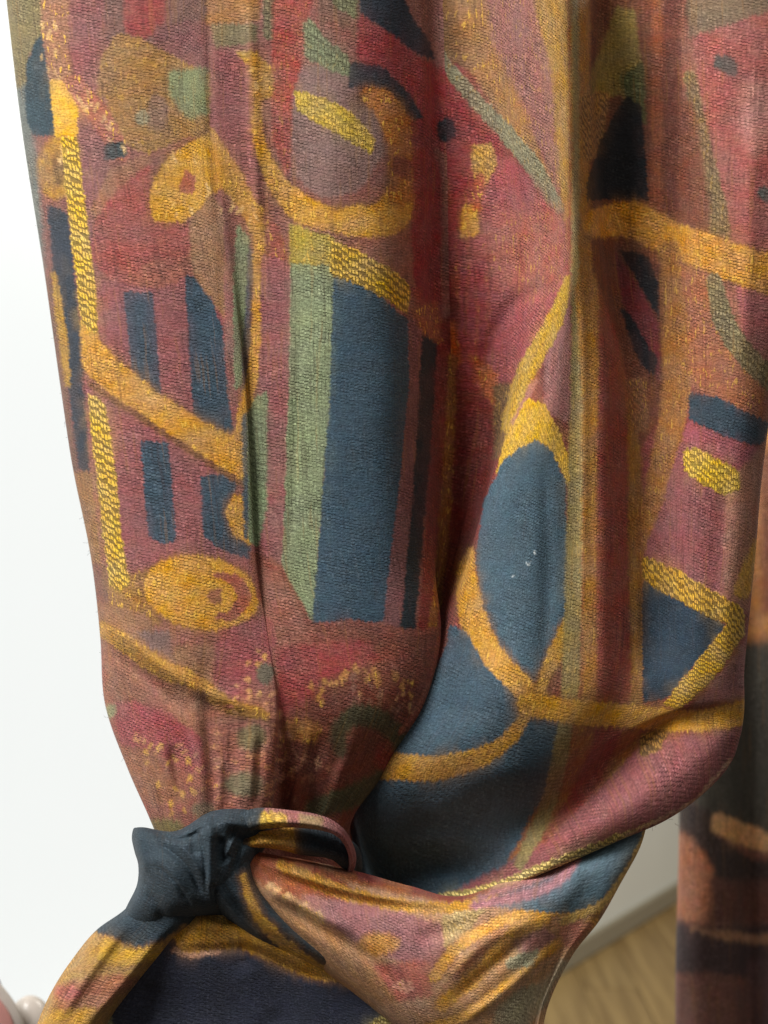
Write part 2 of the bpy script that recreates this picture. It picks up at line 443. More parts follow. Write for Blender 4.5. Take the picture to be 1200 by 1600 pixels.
# lower field of left pleat
A.poly([(120,440),(300,430),(390,430),(400,960),(150,960)], (146,80,84), soft=5)
A.poly([(180,440),(250,452),(300,430),(345,480),(340,400),(250,400)], (154,84,72), soft=4)
A.poly([(192,456),(238,456),(252,612),(246,616),(206,584)], NAVY, soft=1.6, round_=False)
A.poly([(288,430),(306,434),(328,462),(346,510),(360,640),(364,690),(302,652),(296,560)], NAVY, soft=1.6, round_=False)
A.poly([(219,688),(262,690),(276,846),(250,850),(231,838)], NAVY, soft=1.6, round_=False)
A.poly([(312,744),(372,736),(366,782),(392,852),(392,874),(345,860),(318,836)], NAVY, soft=2)
A.poly([(296,350),(344,330),(352,500),(332,470),(300,428)], (158,114,80), soft=5)
A.poly([(350,346),(366,346),(366,640),(358,640),(352,520)], (146,88,84), soft=4)
A.poly([(370,348),(390,372),(386,480),(380,600),(366,610),(364,450)], (134,144,108), soft=3, kind=(.5,.3,0))
A.poly([(388,378),(396,400),(388,600),(376,650),(378,560)], (86,92,104), soft=3, kind=SM)
A.stroke([(404,330),(404,440),(398,560),(382,640),(370,690)], (16,18,18,20,14), (204,148,54), soft=3, kind=GD)
A.stroke([(122,528),(160,572),(220,622),(290,668),(384,724)], (52,50,46,48,54), (204,148,52), soft=4, kind=GD)
A.stroke([(140,600),(220,652),(290,700),(380,758)], 9, (120,78,52), soft=4)
A.poly([(350,800),(366,770),(388,776),(392,852),(366,838)], (198,142,48), soft=3, kind=GD)
A.poly([(165,905),(230,890),(250,980),(330,1010),(200,1000),(160,960)], (154,108,58), soft=6, kind=GD)
A.oval(314,926,92,58,(208,152,46), soft=5, rot=10, kind=GD)
A.stroke([(336,898),(366,906),(380,932),(362,960),(340,962)], (6,20,24,18,8), (160,90,70), soft=3)
A.oval(338,932,14,12,(156,96,66), soft=4); A.oval(352,934,7,11,(214,162,58), soft=3)
# far-left turned edge
A.poly([(72,318),(106,330),(122,480),(140,738),(122,736),(100,560),(82,420)], (62,70,82), soft=4, kind=SM)
A.stroke([(84,430),(96,520),(106,600)], (8,14,8), (176,136,58), soft=4)
A.poly([(30,440),(78,430),(102,590),(122,736),(90,740)], (122,84,74), soft=5)
A.stroke([(84,430),(96,520),(106,600)], (8,13,8), (176,136,58), soft=4)
A.poly([(110,734),(142,738),(164,930),(140,930)], (152,108,66), soft=5)
A.poly([(140,880),(166,880),(176,1010),(150,1010)], (126,80,72), soft=6)
A.poly([(94,216),(120,212),(134,330),(146,430),(152,522),(126,505),(118,430),(106,330)], YEL, soft=2, kind=TW)
A.poly([(136,612),(164,630),(178,720),(190,840),(202,912),(186,926),(170,912),(160,830),(147,720)], YEL, soft=2, kind=TW)
# second pleat
A.poly([(408,396),(458,410),(456,560),(446,800),(438,884),(404,852),(404,600)], (146,82,86), soft=3)
A.poly([(384,650),(400,618),(418,610),(416,800),(402,856),(386,842)], (130,146,108), soft=3, kind=(.6,.35,0))
A.poly([(376,650),(386,640),(388,842),(381,842)], (84,96,106), soft=3, kind=SM)
A.poly([(452,348),(524,370),(524,420),(452,418)], (176,156,72), soft=4, kind=(.8,.2,.5))
A.poly([(454,412),(522,414),(517,600),(502,800),(490,974),(470,950),(440,884),(444,800),(452,560)], (136,147,110), soft=2, kind=(1.0,.22,0), round_=False)
A.poly([(520,424),(560,440),(608,474),(638,500),(640,600),(624,760),(600,970),(550,974),(487,978),(501,800),(516,600)], (66,90,107), soft=2, kind=SM, round_=False)
A.poly([(516,372),(560,392),(622,428),(642,452),(636,494),(618,476),(560,444),(514,428)], (222,182,62), soft=2, kind=TW)
A.poly([(638,498),(662,500),(660,700),(640,985),(598,970),(624,760),(640,600)], (126,76,80), soft=3)
A.poly([(660,512),(690,512),(672,720),(648,985),(624,985),(646,760)], (40,48,54), soft=3, kind=SM)
A.poly([(684,500),(780,460),(760,1000),(650,1010),(672,720)], (122,44,42), soft=4)
A.stroke([(706,560),(700,700),(690,850),(672,1010)], (10,14,14,14), (150,98,40), soft=4, kind=(.6,.2,.5))
A.poly([(640,480),(684,470),(690,540),(660,520)], (150,84,50), soft=6, kind=FL)
# lower red ground with arch and beads
A.poly([(386,856),(440,884),(488,974),(550,966),(645,986),(720,970),(720,1120),(640,1420),(380,1420),(428,1000),(400,930)], (138,72,60), soft=4)
A.poly([(406,880),(440,900),(490,1000),(470,1060),(430,1060),(410,960)], (154,92,80), soft=6)
A.poly([(420,1010),(560,1000),(600,1030),(500,1060),(470,1100),(430,1120)], (158,66,66), soft=9)
A.poly([(480,1100),(530,1050),(600,1040),(680,1080),(640,1300),(420,1420),(440,1200)], (126,62,50), soft=9)
A.dabs([(440,1170),(478,1100),(520,1062),(575,1048),(620,1060),(650,1090)], 26, 7, (196,140,84), r=(3,6))
A.dabs([(540,1080),(600,1090),(650,1110),(630,1180)], 26, 16, (150,104,84), r=(2,5), kind=(.6,0,.3))
A.oval(470,1140,30,18,(176,116,66), soft=8, kind=FL)
A.dabs([(440,1150),(485,1140),(490,1165)], 12, 7, (204,146,80), r=(3,6))
A.stroke([(532,1172),(530,1140),(560,1118),(600,1130),(622,1160),(606,1210),(560,1240),(490,1262)], (22,26,34,34,30,34,36,30), (86,84,58), soft=7)
A.dabs([(450,1180),(470,1210),(440,1240)], 14, 12, (170,110,80), r=(2,5), kind=(.6,0,.3))
A.oval(600,1180,16,24,(140,56,50), soft=8)
A.stroke([(684,1000),(680,1050),(655,1105),(625,1145)], (8,14,14,6), (168,86,62), soft=3)
# left pleat foot
A.poly([(140,965),(300,985),(330,1010),(432,1000),(440,1420),(140,1420)], (156,90,80), soft=8)
A.poly([(150,940),(230,960),(250,1005),(340,1010),(360,1040),(320,1080),(240,1030),(150,990)], (152,108,80), soft=6)
A.poly([(210,986),(266,985),(270,1030),(230,1010)], (128,96,94), soft=5)
A.poly([(340,985),(420,960),(432,1000),(410,1080),(370,1100),(330,1060)], (158,80,84), soft=6)
A.stroke([(160,982),(200,1008),(250,1042),(300,1062),(350,1098),(410,1116)], (22,30,28,26,24,16), (178,130,52), soft=4, kind=GD)
A.poly([(160,1000),(200,1030),(240,1080),(200,1110),(160,1090)], (150,100,78), soft=8)
A.poly([(240,1070),(320,1080),(322,1180),(280,1150)], (158,108,84), soft=7)
A.poly([(172,1100),(210,1096),(260,1110),(312,1150),(322,1210),(280,1200),(240,1170),(190,1165)], (166,78,84), soft=6)
A.poly([(180,1165),(240,1180),(300,1250),(240,1260),(205,1230)], (160,106,78), soft=9)
A.dabs([(222,1160),(240,1180),(300,1185)], 7, 9, (232,178,84), r=(2.5,4.5))
A.dabs([(250,1215),(270,1240),(300,1220),(285,1265)], 9, 9, (230,176,84), r=(2.5,4.5))
A.dabs([(418,1010),(400,1050),(385,1080),(415,1100)], 14, 6, (232,170,92), r=(2.5,4.5), rot=40)
A.dabs([(350,1110),(350,1250)], 26, 12, (206,126,96), r=(2,4), rot=90)
A.dabs([(425,1120),(425,1200)], 22, 10, (206,136,108), r=(2,5))
for pts, n, rot in (([(345,1090),(338,1160),(340,1255)], 26, 80), ([(425,1090),(432,1180),(420,1255)], 26, 70), ([(360,1190),(400,1180),(420,1200)], 16, 85), ([(212,1150),(250,1180),(262,1250)], 16, 20),
                    ([(270,1150),(310,1190),(316,1240)], 18, 60), ([(400,1010),(378,1060),(372,1110)], 12, 60), ([(455,1200),(480,1180),(520,1210)], 14, 30), ([(560,1090),(620,1085),(650,1120)], 18, 10)):
    A.dabs(pts, n // 2, 3.5, (214,150,104), r=(1.6,3.2), rot=rot, elong=2.4, kind=(.5,0,.6))
for pts, n in (([(70,20),(78,70),(84,118)], 22), ([(120,148),(150,180),(185,228)], 26), ([(95,230),(100,300)], 8), ([(330,310),(360,330),(400,345)], 16), ([(380,90),(412,140)], 14), ([(250,260),(290,230),(320,300),(270,335)], 22)):
    A.dabs(pts, n // 2, 6, (224,180,112), r=(1.4,2.8), rot=0, elong=3.2, kind=(.5,0,.5))
A.oval(414,1052,14,18,(118,108,90), soft=5); A.oval(392,1152,24,22,(122,108,76), soft=7); A.oval(380,1225,32,20,(130,118,88), soft=8)
A.oval(318,1265,20,14,(140,120,96), soft=7); A.oval(255,1292,34,14,(134,120,74), soft=7); A.oval(172,1110,10,12,(150,150,110), soft=5)

# ---- layer B: the bag in the middle and the right pleat
B = Canvas((134, 66, 58))
B.poly([(600,-110),(760,-110),(800,460),(740,640),(660,640)], (144,46,50), soft=5)
B.poly([(560,-110),(596,-110),(646,20),(676,66),(684,100),(640,90),(560,22)], (48,56,68), soft=3, kind=SM)
B.poly([(630,-110),(716,-110),(720,40),(760,130),(700,90),(660,40)], (134,92,50), soft=5, kind=(.8,0,.3))
B.poly([(690,-110),(800,-110),(800,100),(850,250),(880,330),(860,330),(790,200),(730,100)], (162,114,66), soft=6, kind=(1,0,.6))
B.poly([(742,-110),(830,-110),(858,80),(878,210),(880,330),(850,250),(810,150),(770,70)], (150,94,90), soft=8, kind=(1,0,.25))
B.poly([(812,-110),(876,-110),(890,60),(892,240),(884,400),(872,280),(862,120),(842,40)], (172,132,70), soft=6, kind=(1,0,.5))
B.stroke([(676,70),(720,130),(780,196),(830,256),(868,322)], (16,22,24,28,26), (148,142,112), soft=3, kind=(.8,.45,.2))
B.oval(697,203,16,20,(46,50,58), soft=4, kind=SM)
B.poly([(764,246),(800,246),(846,300),(884,350),(886,432),(852,520),(806,590),(756,610),(716,560),(716,430),(744,330)], (160,74,80), soft=10, kind=(1,0,.0))
B.poly([(770,330),(884,320),(890,440),(830,470),(740,420)], (170,96,80), soft=34, kind=(1,0,.5), alpha=0.7)
B.poly([(716,430),(760,400),(760,600),(716,560)], (150,52,60), soft=12)
B.poly([(736,226),(768,222),(776,256),(756,292),(736,266)], (206,160,84), soft=4, kind=(.5,.6,.6))
B.poly([(672,278),(700,276),(698,322),(682,320)], (170,110,66), soft=5, kind=FL)
B.poly([(720,324),(744,318),(748,366),(722,372)], (214,158,36), soft=3, kind=GD)
B.poly([(742,270),(758,270),(752,330),(736,330)], (180,90,60), soft=6, kind=FL)
for x, y0, y1, a in ((712,380,560,.6), (728,300,520,.4), (742,420,600,.4), (760,380,560,.3), (690,330,520,.4)):
    B.stroke([(x, y0), (x + 3, (y0 + y1) / 2), (x - 2, y1)], (3,7,4), (176,92,44), soft=3, kind=(.8,0,.5), alpha=a)
for y, x0, x1 in ((452,690,800), (500,690,780), (540,700,790), (398,700,820)):
    B.stroke([(x0, y), (x1, y + 4)], 5, (112,36,44), soft=3, alpha=.4)
B.poly([(640,420),(720,470),(700,600),(650,600)], (122,44,42), soft=6)
B.poly([(688,500),(708,498),(722,560),(706,590),(690,560)], (194,92,36), soft=6, kind=(.7,0,.4))
B.poly([(732,550),(776,580),(784,650),(756,620)], (190,100,46), soft=8, kind=(.8,.2,.6))
B.poly([(690,590),(760,620),(790,660),(740,860),(660,1020),(660,800)], (124,46,42), soft=6)
B.poly([(770,600),(806,600),(800,700),(770,720)], (130,96,60), soft=6, kind=(.6,.6,.3))
B.stroke([(708,560),(702,700),(692,850),(674,1010)], (10,14,14,14), (150,98,40), soft=4, kind=(.6,.2,.5))
B.poly([(890,440),(920,460),(915,620),(884,660),(850,640),(850,560)], (160,100,100), soft=5)
B.stroke([(888,436),(866,500),(832,560),(806,620),(790,670)], (14,26,30,26,16), (208,168,60), soft=3, kind=(.6,.5,.6))
B.stroke([(834,596),(812,640),(800,660)], (12,8,6), (176,110,100), soft=4)
B.poly([(824,620),(846,628),(872,668),(890,720),(890,770),(870,720),(842,686),(800,712),(774,742),(786,690)], (232,186,44), soft=2, kind=(.3,.5,.7))
B.poly([(836,684),(862,704),(882,748),(890,900),(888,1000),(850,1060),(830,1068),(786,1020),(752,950),(742,870),(756,780),(786,718)], BLUE, soft=2, kind=SM, round_=False)
B.poly([(560,1230),(640,1120),(700,1000),(730,1000),(824,1098),(880,1110),(880,1180),(850,1270),(812,1345),(760,1440),(520,1440)], (74,97,112), soft=3, kind=SM)
B.stroke([(734,860),(728,900),(740,970),(776,1040),(834,1094)], (10,32,42,44,44), (202,148,50), soft=3.5, kind=GD)
B.poly([(700,975),(728,985),(760,1044),(818,1100),(790,1120),(690,1100)], (70,92,107), soft=3, kind=SM)
B.stroke([(888,980),(866,1024),(842,1080)], (24,24,14), (200,150,58), soft=4, kind=GD)
B.stroke([(826,1108),(800,1148),(752,1182),(680,1200),(596,1196)], (14,22,30,40,44), (200,146,44), soft=4, kind=(.8,.15,.5))
# long vertical stripes on the middle pleat
B.poly([(886,-110),(950,-110),(940,640),(1000,640),(1000,1120),(960,1220),(850,1370),(800,1370),(884,1160),(892,700)], (140,72,54), soft=4)
B.stroke([(900,430),(902,600),(898,800),(893,1000),(884,1140),(858,1250),(812,1350)], (14,22,26,28,26,24,18), (150,132,82), soft=4, kind=(.7,.15,.2))
B.stroke([(905,-100),(908,200),(916,420),(922,620),(922,900),(920,1100),(894,1230),(838,1350)], (34,34,44,26,24,22,20,18), (176,124,58), soft=6, kind=(.7,0,.3))
B.stroke([(896,-100),(900,220),(898,440)], (12,10,12), (160,140,90), soft=4)
B.poly([(935,420),(975,470),(985,660),(950,640),(934,540)], (150,86,56), soft=8)
B.stroke([(952,480),(954,700),(957,900),(955,1100),(918,1235)], (20,42,52,50,40), (150,66,56), soft=7)
B.stroke([(990,620),(992,860),(994,1100),(958,1210),(880,1310)], (18,22,20,20,12), (150,104,44), soft=5, kind=(.7,0,.2))
# dark valley at the top
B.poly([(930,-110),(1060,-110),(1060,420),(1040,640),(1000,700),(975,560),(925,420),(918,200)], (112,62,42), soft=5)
B.poly([(962,10),(990,14),(1002,110),(984,150),(958,150),(920,160),(922,120)], (138,116,50), soft=5, kind=(.8,.1,.1))
B.poly([(966,120),(1006,96),(1008,196),(978,156)], (92,98,58), soft=5, kind=(.8,.2,0))
B.poly([(905,150),(952,140),(940,230),(926,250),(908,250)], (170,122,62), soft=4, kind=(.3,.8,.3))
B.poly([(980,148),(1002,166),(1013,312),(918,312),(916,286),(938,218),(962,172)], (30,33,38), soft=2, kind=(.3,0,0), round_=False)
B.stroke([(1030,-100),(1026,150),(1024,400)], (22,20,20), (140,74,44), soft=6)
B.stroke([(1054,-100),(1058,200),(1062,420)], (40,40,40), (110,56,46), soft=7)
B.poly([(966,388),(1012,398),(1028,440),(1030,500),(1006,460)], (34,35,40), soft=3, kind=SM)
B.poly([(960,390),(1000,450),(1028,500),(1030,600),(1004,560),(972,470)], (112,42,48), soft=4)
B.poly([(966,480),(984,490),(1026,560),(1022,590),(1000,570)], (38,36,42), soft=3, kind=SM)
B.poly([(975,590),(1010,590),(1012,670),(992,680)], (150,98,60), soft=5, kind=(.5,.5,.5))
# right pleat
B.poly([(1064,-110),(1480,-110),(1480,700),(1200,700),(1060,500)], (156,92,76), soft=5)
B.poly([(1056,-110),(1480,-110),(1480,-10),(1200,22),(1078,66)], (126,104,82), soft=5)
B.poly([(1080,58),(1200,18),(1480,0),(1480,420),(1200,408),(1130,382),(1108,250)], (162,84,80), soft=5)
B.stroke([(1078,120),(1094,210),(1118,330),(1124,380)], (18,26,36,34), (146,122,84), soft=4, kind=(.8,.6,.2))
B.poly([(1062,150),(1084,160),(1110,330),(1106,380),(1060,340)], (128,72,52), soft=8)
B.poly([(1114,84),(1140,86),(1154,100),(1150,120),(1136,118),(1116,104)], (76,84,80), soft=4, kind=SM)
B.oval(1196,302,14,12,(96,94,90), soft=5); B.oval(1180,180,26,60,(186,116,110), soft=20)
B.stroke([(932,348),(985,342),(1040,368),(1110,396),(1210,432),(1300,450)], (44,54,52,56,66,66), (206,144,40), soft=5, kind=GD)
B.poly([(1040,404),(1110,430),(1136,520),(1190,600),(1200,660),(1140,640),(1080,600),(1040,600)], (164,98,66), soft=7, kind=(1,0,.45))
B.poly([(1150,446),(1210,462),(1300,480),(1300,620),(1200,570),(1160,530)], (164,86,88), soft=5)
B.stroke([(1116,440),(1130,500),(1166,556),(1206,592)], (26,32,34,36), (142,128,92), soft=3, kind=(.8,.6,.1))
B.stroke([(1046,390),(1056,600),(1034,730),(1004,860)], (30,44,40,30), (162,106,50), soft=6, kind=(.9,.1,.4))
B.poly([(1078,612),(1128,622),(1204,662),(1190,698),(1130,682),(1074,654)], (62,80,94), soft=2.5, kind=SM)
B.poly([(1074,656),(1130,684),(1190,700),(1176,740),(1110,710),(1066,690)], (158,80,90), soft=4)
B.poly([(1062,690),(1170,740),(1150,950),(1060,930),(1004,868),(1036,780)], (144,78,82), soft=4)
B.poly([(1134,760),(1196,690),(1186,850),(1168,960),(1128,940)], (160,108,88), soft=7)
B.poly([(1066,706),(1086,698),(1152,734),(1158,764),(1130,774),(1096,756),(1070,738)], (232,194,44), soft=2, kind=(.2,.9,.4))
B.stroke([(1182,846),(1172,880),(1160,920)], (10,20,26), (216,164,60), soft=6, kind=(.6,.3,.7))
B.poly([(1003,868),(1040,880),(1110,922),(1160,948),(1152,978),(1108,966),(1050,932),(1004,906)], (218,172,50), soft=2, kind=TW)
B.poly([(1003,906),(1055,936),(1134,976),(1090,1032),(1040,1092),(1004,1098)], (50,68,84), soft=2, kind=SM)
B.poly([(1150,940),(1162,952),(1164,990),(1120,1054),(1062,1108),(1034,1102),(1090,1032),(1134,976)], (222,178,50), soft=2, kind=TW)
B.poly([(1166,1000),(1162,1092),(1080,1106),(1122,1056)], (146,90,94), soft=4)
B.poly([(1000,1165),(1200,1120),(1250,1420),(700,1440),(700,1396),(790,1352),(850,1312),(930,1236)], (142,76,80), soft=6)
B.poly([(884,1120),(1000,1120),(996,1170),(900,1255),(830,1320),(790,1350),(850,1240)], (150,92,54), soft=5, kind=(.7,0,.2))
B.stroke([(955,1130),(918,1220),(850,1310)], (44,34,10), (140,62,54), soft=6)
B.stroke([(884,1130),(858,1250),(812,1350)], (24,24,18), (146,128,80), soft=4)
B.poly([(1000,1144),(1044,1140),(1030,1172),(1000,1182)], (176,132,56), soft=3, kind=TW)
B.stroke([(826,1100),(900,1112),(1000,1120),(1090,1126),(1200,1104)], (36,38,34,32,40), (208,152,46), soft=4, kind=GD)
B.stroke([(690,1402),(760,1392),(850,1358),(910,1333),(975,1304),(1030,1281)], (14,20,20,16,8,4), (232,204,110), soft=2.5, kind=TW)
B.stroke([(980,1303),(1032,1280),(1090,1245),(1140,1185)], (5,5,5,5), (206,160,130), soft=3)
for (x, y, r) in ((836,862,35), (826,880,60), (800,900,80)): B.oval(x, y, 1.0, 3.6, (205,214,216), rot=r, soft=1.0, kind=SM)

# ---- layer C: the tie band, D: cloth below the tie, E: knot and tail
C_ = Canvas((200, 152, 116))
C_.poly([(380,1310),(480,1335),(570,1400),(520,1420),(420,1390),(380,1360)], (171,92,68), soft=7)
C_.poly([(520,1320),(760,1370),(780,1420),(640,1400),(520,1370)], (173,101,66), soft=7)
C_.poly([(540,1340),(590,1352),(600,1385),(560,1372)], (176,81,81), soft=6); C_.poly([(640,1370),(740,1390),(720,1412),(640,1396)], (154,68,55), soft=6)
C_.stroke([(440,1352),(500,1380),(560,1402),(640,1416),(720,1416),(800,1388)], (18,22,24,20,16,16), (226,169,68), soft=4, kind=(.6,.45,.4))
C_.poly([(470,1396),(560,1410),(640,1428),(690,1444),(700,1490),(670,1520),(600,1494),(540,1464),(500,1440)], (173,110,116), soft=7)
C_.poly([(400,1400),(470,1410),(560,1480),(620,1560),(560,1590),(460,1490)], (187,136,90), soft=9)
C_.dabs([(420,1386),(450,1402),(480,1425),(505,1440)], 18, 5, (240,195,134), r=(3,6), rot=30)
C_.oval(592,1474,32,18,(217,156,88), soft=9)
C_.poly([(580,1506),(672,1500),(676,1556),(620,1564)], (191,103,92), soft=8); C_.dabs([(600,1530),(640,1540)], 8, 8, (237,165,136), r=(2,4), rot=90)
C_.poly([(690,1430),(760,1416),(730,1460),(694,1480)], (220,187,123), soft=4, kind=(.5,.5,.3))
C_.poly([(700,1500),(900,1430),(930,1470),(860,1600),(680,1620)], (200,149,101), soft=8)
for pts, wd in (([(678,1526),(716,1478),(770,1444),(840,1424),(930,1420)], 18), ([(690,1570),(750,1520),(796,1464),(850,1434)], 20),
                ([(660,1610),(720,1590),(790,1540),(850,1490),(930,1440)], 16)):
    C_.stroke(pts, wd, (233,173,77), soft=5, kind=GD)
C_.stroke([(694,1542),(740,1496),(784,1456)], 10, (182,123,94), soft=5)
C_.poly([(800,1470),(850,1450),(870,1462),(820,1500)], (171,110,107), soft=5); C_.poly([(790,1498),(842,1482),(832,1508),(792,1516)], (176,180,145), soft=4, kind=(.6,.4,0))
C_.poly([(776,1556),(840,1536),(860,1560),(820,1610),(770,1600)], (180,169,134), soft=6, kind=(.6,.4,0)); C_.stroke([(740,1600),(820,1530),(900,1470)], 9, (209,160,121), soft=5)
C_.stroke([(880,1506),(840,1560),(820,1610)], 16, (193,180,149), soft=8)
C_.poly([(870,1440),(930,1440),(900,1480),(880,1480)], (198,121,99), soft=6)
C_.poly([(900,1300),(1060,1270),(990,1350),(936,1412),(900,1426),(840,1424),(760,1416),(830,1380)], (96,121,134), soft=4, kind=SM)
C_.stroke([(740,1414),(820,1396),(876,1366),(912,1310)], (14,20,22,22), (173,110,123), soft=6); C_.stroke([(780,1396),(850,1372),(890,1330)], (8,14,16), (110,114,127), soft=6)
C_.stroke([(750,1402),(850,1366),(900,1336)], (10,10,8), (176,110,118), soft=5)
C_.stroke([(1012,1290),(986,1346),(944,1408),(880,1440)], (7,8,12,14), (240,195,101), soft=3, kind=(.4,.3,.4))

Dn = Canvas((52, 56, 72)); Dn.k[..., 0] = 0.35
Dn.poly([(262,1452),(290,1420),(345,1420),(380,1450),(440,1476),(520,1508),(562,1534),(500,1534),(430,1506),(370,1478),(330,1484),(285,1490)], (206,152,52), soft=4, kind=GD)
Dn.stroke([(270,1484),(300,1492),(340,1486)], 8, (190,140,110), soft=4)
Dn.stroke([(560,1620),(610,1588),(650,1550)], (14,18,22), (206,186,96), soft=3, kind=TW); Dn.poly([(600,1610),(650,1560),(680,1600),(660,1640)], (150,90,90), soft=5)
Dn.poly([(150,1570),(170,1570),(180,1640),(120,1640)], (150,150,110), soft=6, kind=(.6,.5,0))

E = Canvas((50, 63, 72)); E.k[..., 0] = 0.55
E.poly([(60,1440),(170,1462),(200,1478),(240,1480),(290,1440),(320,1700),(0,1700)], (170,130,70), soft=4, kind=(.6,0,.2))
E.poly([(160,1462),(210,1486),(260,1470),(250,1500),(190,1510),(150,1500)], (196,156,66), soft=6, kind=GD)
E.poly([(80,1540),(180,1520),(220,1530),(150,1580),(90,1580)], (164,104,74), soft=9); E.oval(106,1552,20,12,(172,92,84), soft=7)
E.poly([(40,1580),(150,1575),(120,1640),(30,1640)], (190,146,66), soft=8, kind=GD)

L_ = Canvas((150, 92, 92))
L_.poly([(330,1230),(412,1230),(410,1365),(330,1365)], (50,63,72), soft=3, kind=SM)
L_.poly([(408,1268),(448,1270),(446,1345),(408,1345)], (226,186,56), soft=3, kind=(.4,.7,.5))
L_.poly([(466,1270),(505,1276),(505,1298),(466,1296)], (160,134,92), soft=5)

# ------------------------------------------------------------------ lofted cloth sheets
def loft(name, net, nu, nv, canvases, split, wrinkles=(), parent=None, ripple=1.0, tone=None):
    """net[row][col] = (px, py, d).  canvases: one or two dye layers, split = column where the second begins"""
    for cv_ in canvases:
        if not getattr(cv_, 'done', False): cv_.weather(); cv_.done = True
    net = np.asarray(net, float)
    R, K, _ = net.shape
    cu = np.concatenate([[0], np.cumsum(np.linalg.norm(np.diff(net, axis=1), axis=2).mean(0))])
    cv = np.concatenate([[0], np.cumsum(np.linalg.norm(np.diff(net, axis=0), axis=2).mean(1))])
    tu = np.linspace(0, cu[-1], nu); tv = np.linspace(0, cv[-1], nv)
    g = hermite(cv, net, tv)                                   # nv x K x 3
    g = hermite(cu, g.transpose(1, 0, 2), tu).transpose(1, 0, 2)   # nv x nu x 3
    px, py, d = g[..., 0].copy(), g[..., 1].copy(), g[..., 2].copy()
    for (pts, wd, amp) in wrinkles:
        q = spline(pts, 6)
        m = np.full(px.shape, 1e9)
        tt = np.zeros(px.shape)
        for i in range(len(q) - 1):
            ax, ay = q[i]; ex, ey = q[i + 1] - q[i]
            t = np.clip(((px - ax) * ex + (py - ay) * ey) / (ex * ex + ey * ey + 1e-9), 0, 1)
            dd = np.hypot(px - ax - t * ex, py - ay - t * ey)
            b = dd < m
            m = np.where(b, dd, m); tt = np.where(b, (i + t) / (len(q) - 1), tt)
        d += amp * np.exp(-(m / wd) ** 2) * np.clip(np.sin(np.pi * np.clip(tt, 0.02, 0.98)) * 1.6, 0, 1)
    # low soft unevenness of hanging cloth
    U, V = np.meshgrid(tu, tv)
    d += ripple * (2.2 * np.sin(U / 61 + 1.3 * np.sin(V / 170)) * np.sin(V / 143 + U / 300) + 1.2 * np.sin(U / 23 + V / 71) * np.sin(V / 57 + 1.0))
    if len(canvases) == 1:
        col, kind = canvases[0].sample(px, py)
    else:
        ca, ka = canvases[0].sample(px, py); cb, kb = canvases[1].sample(px, py)
        s = (U < np.interp(split, np.arange(K), cu))[..., None]
        col, kind = np.where(s, ca, cb), np.where(s, ka, kb)
    k = (D - d) / D * S
    co = np.stack([(px - 600) * k, -d * S, CAM.z - (py - 800) * k], -1).reshape(-1, 3)
    idx = np.arange(nu * nv).reshape(nv, nu)
    quads = np.stack([idx[:-1, :-1], idx[1:, :-1], idx[1:, 1:], idx[:-1, 1:]], -1).reshape(-1, 4)
    me = bpy.data.meshes.new(name)
    me.vertices.add(len(co)); me.vertices.foreach_set('co', co.astype(np.float32).ravel())
    me.loops.add(quads.size); me.loops.foreach_set('vertex_index', quads.astype(np.int32).ravel())
    me.polygons.add(len(quads)); me.polygons.foreach_set('loop_start', np.arange(0, quads.size, 4, dtype=np.int32))
    me.update(calc_edges=True)
    me.polygons.foreach_set('use_smooth', np.ones(len(quads), bool))
    one = np.ones((nu * nv, 1), np.float32)
    for nm, arr in (('dye', col), ('weave_kind', kind)):
        a = me.attributes.new(nm, 'FLOAT_COLOR', 'POINT')
        a.data.foreach_set('color', np.concatenate([arr.reshape(-1, 3).astype(np.float32), one], 1).ravel())
    uvl = me.uv_layers.new(name='weave')
    uv = np.stack([U, -V], -1).reshape(-1, 2).astype(np.float32)
    uvl.data.foreach_set('uv', uv[quads.ravel()].ravel())
    me.validate()
    return link(name, me, CLOTH, parent)

def row(y, pd, **ys):
    """pd = list of (px, d); optional per-column y override"""
    return [(p[0], p[2] if len(p) > 2 else y, p[1]) for p in pd]

# ------------------------------------------------------------------ the setting: wall, floor
wall_mat = simple_mat('matt_white_wall', (226, 228, 220), 0.85, 0.03, 9, 0.0006)
FA = Vector((0.34, 1.865, 0)); FB = Vector((0.775, 2.37, 0))
ax = (FB - FA).normalized(); nrm = Vector((ax.y, -ax.x, 0))     # into the room (right / camera side)
if nrm.y > 0: nrm = -nrm
def on_wall(s, h, out=0.0):
    p = FA + ax * s + nrm * out
    return Vector((p.x, p.y, h))
def wall_block(name, s0, s1, h0, h1, o0, o1, mat, parent=None, bevel=0.0):
    bm = bmesh.new()
    vs = [bm.verts.new(on_wall(s, h, o)) for o in (o0, o1) for h in (h0, h1) for s in (s0, s1)]
    for f in ((0,1,3,2),(4,6,7,5),(0,4,5,1),(2,3,7,6),(0,2,6,4),(1,5,7,3)): bm.faces.new([vs[i] for i in f])
    bmesh.ops.recalc_face_normals(bm, faces=bm.faces[:])
    if bevel: bmesh.ops.bevel(bm, geom=bm.edges[:], offset=bevel, segments=2, affect='EDGES')
    me = bpy.data.meshes.new(name); bm.to_mesh(me); bm.free()
    return link(name, me, mat, parent)
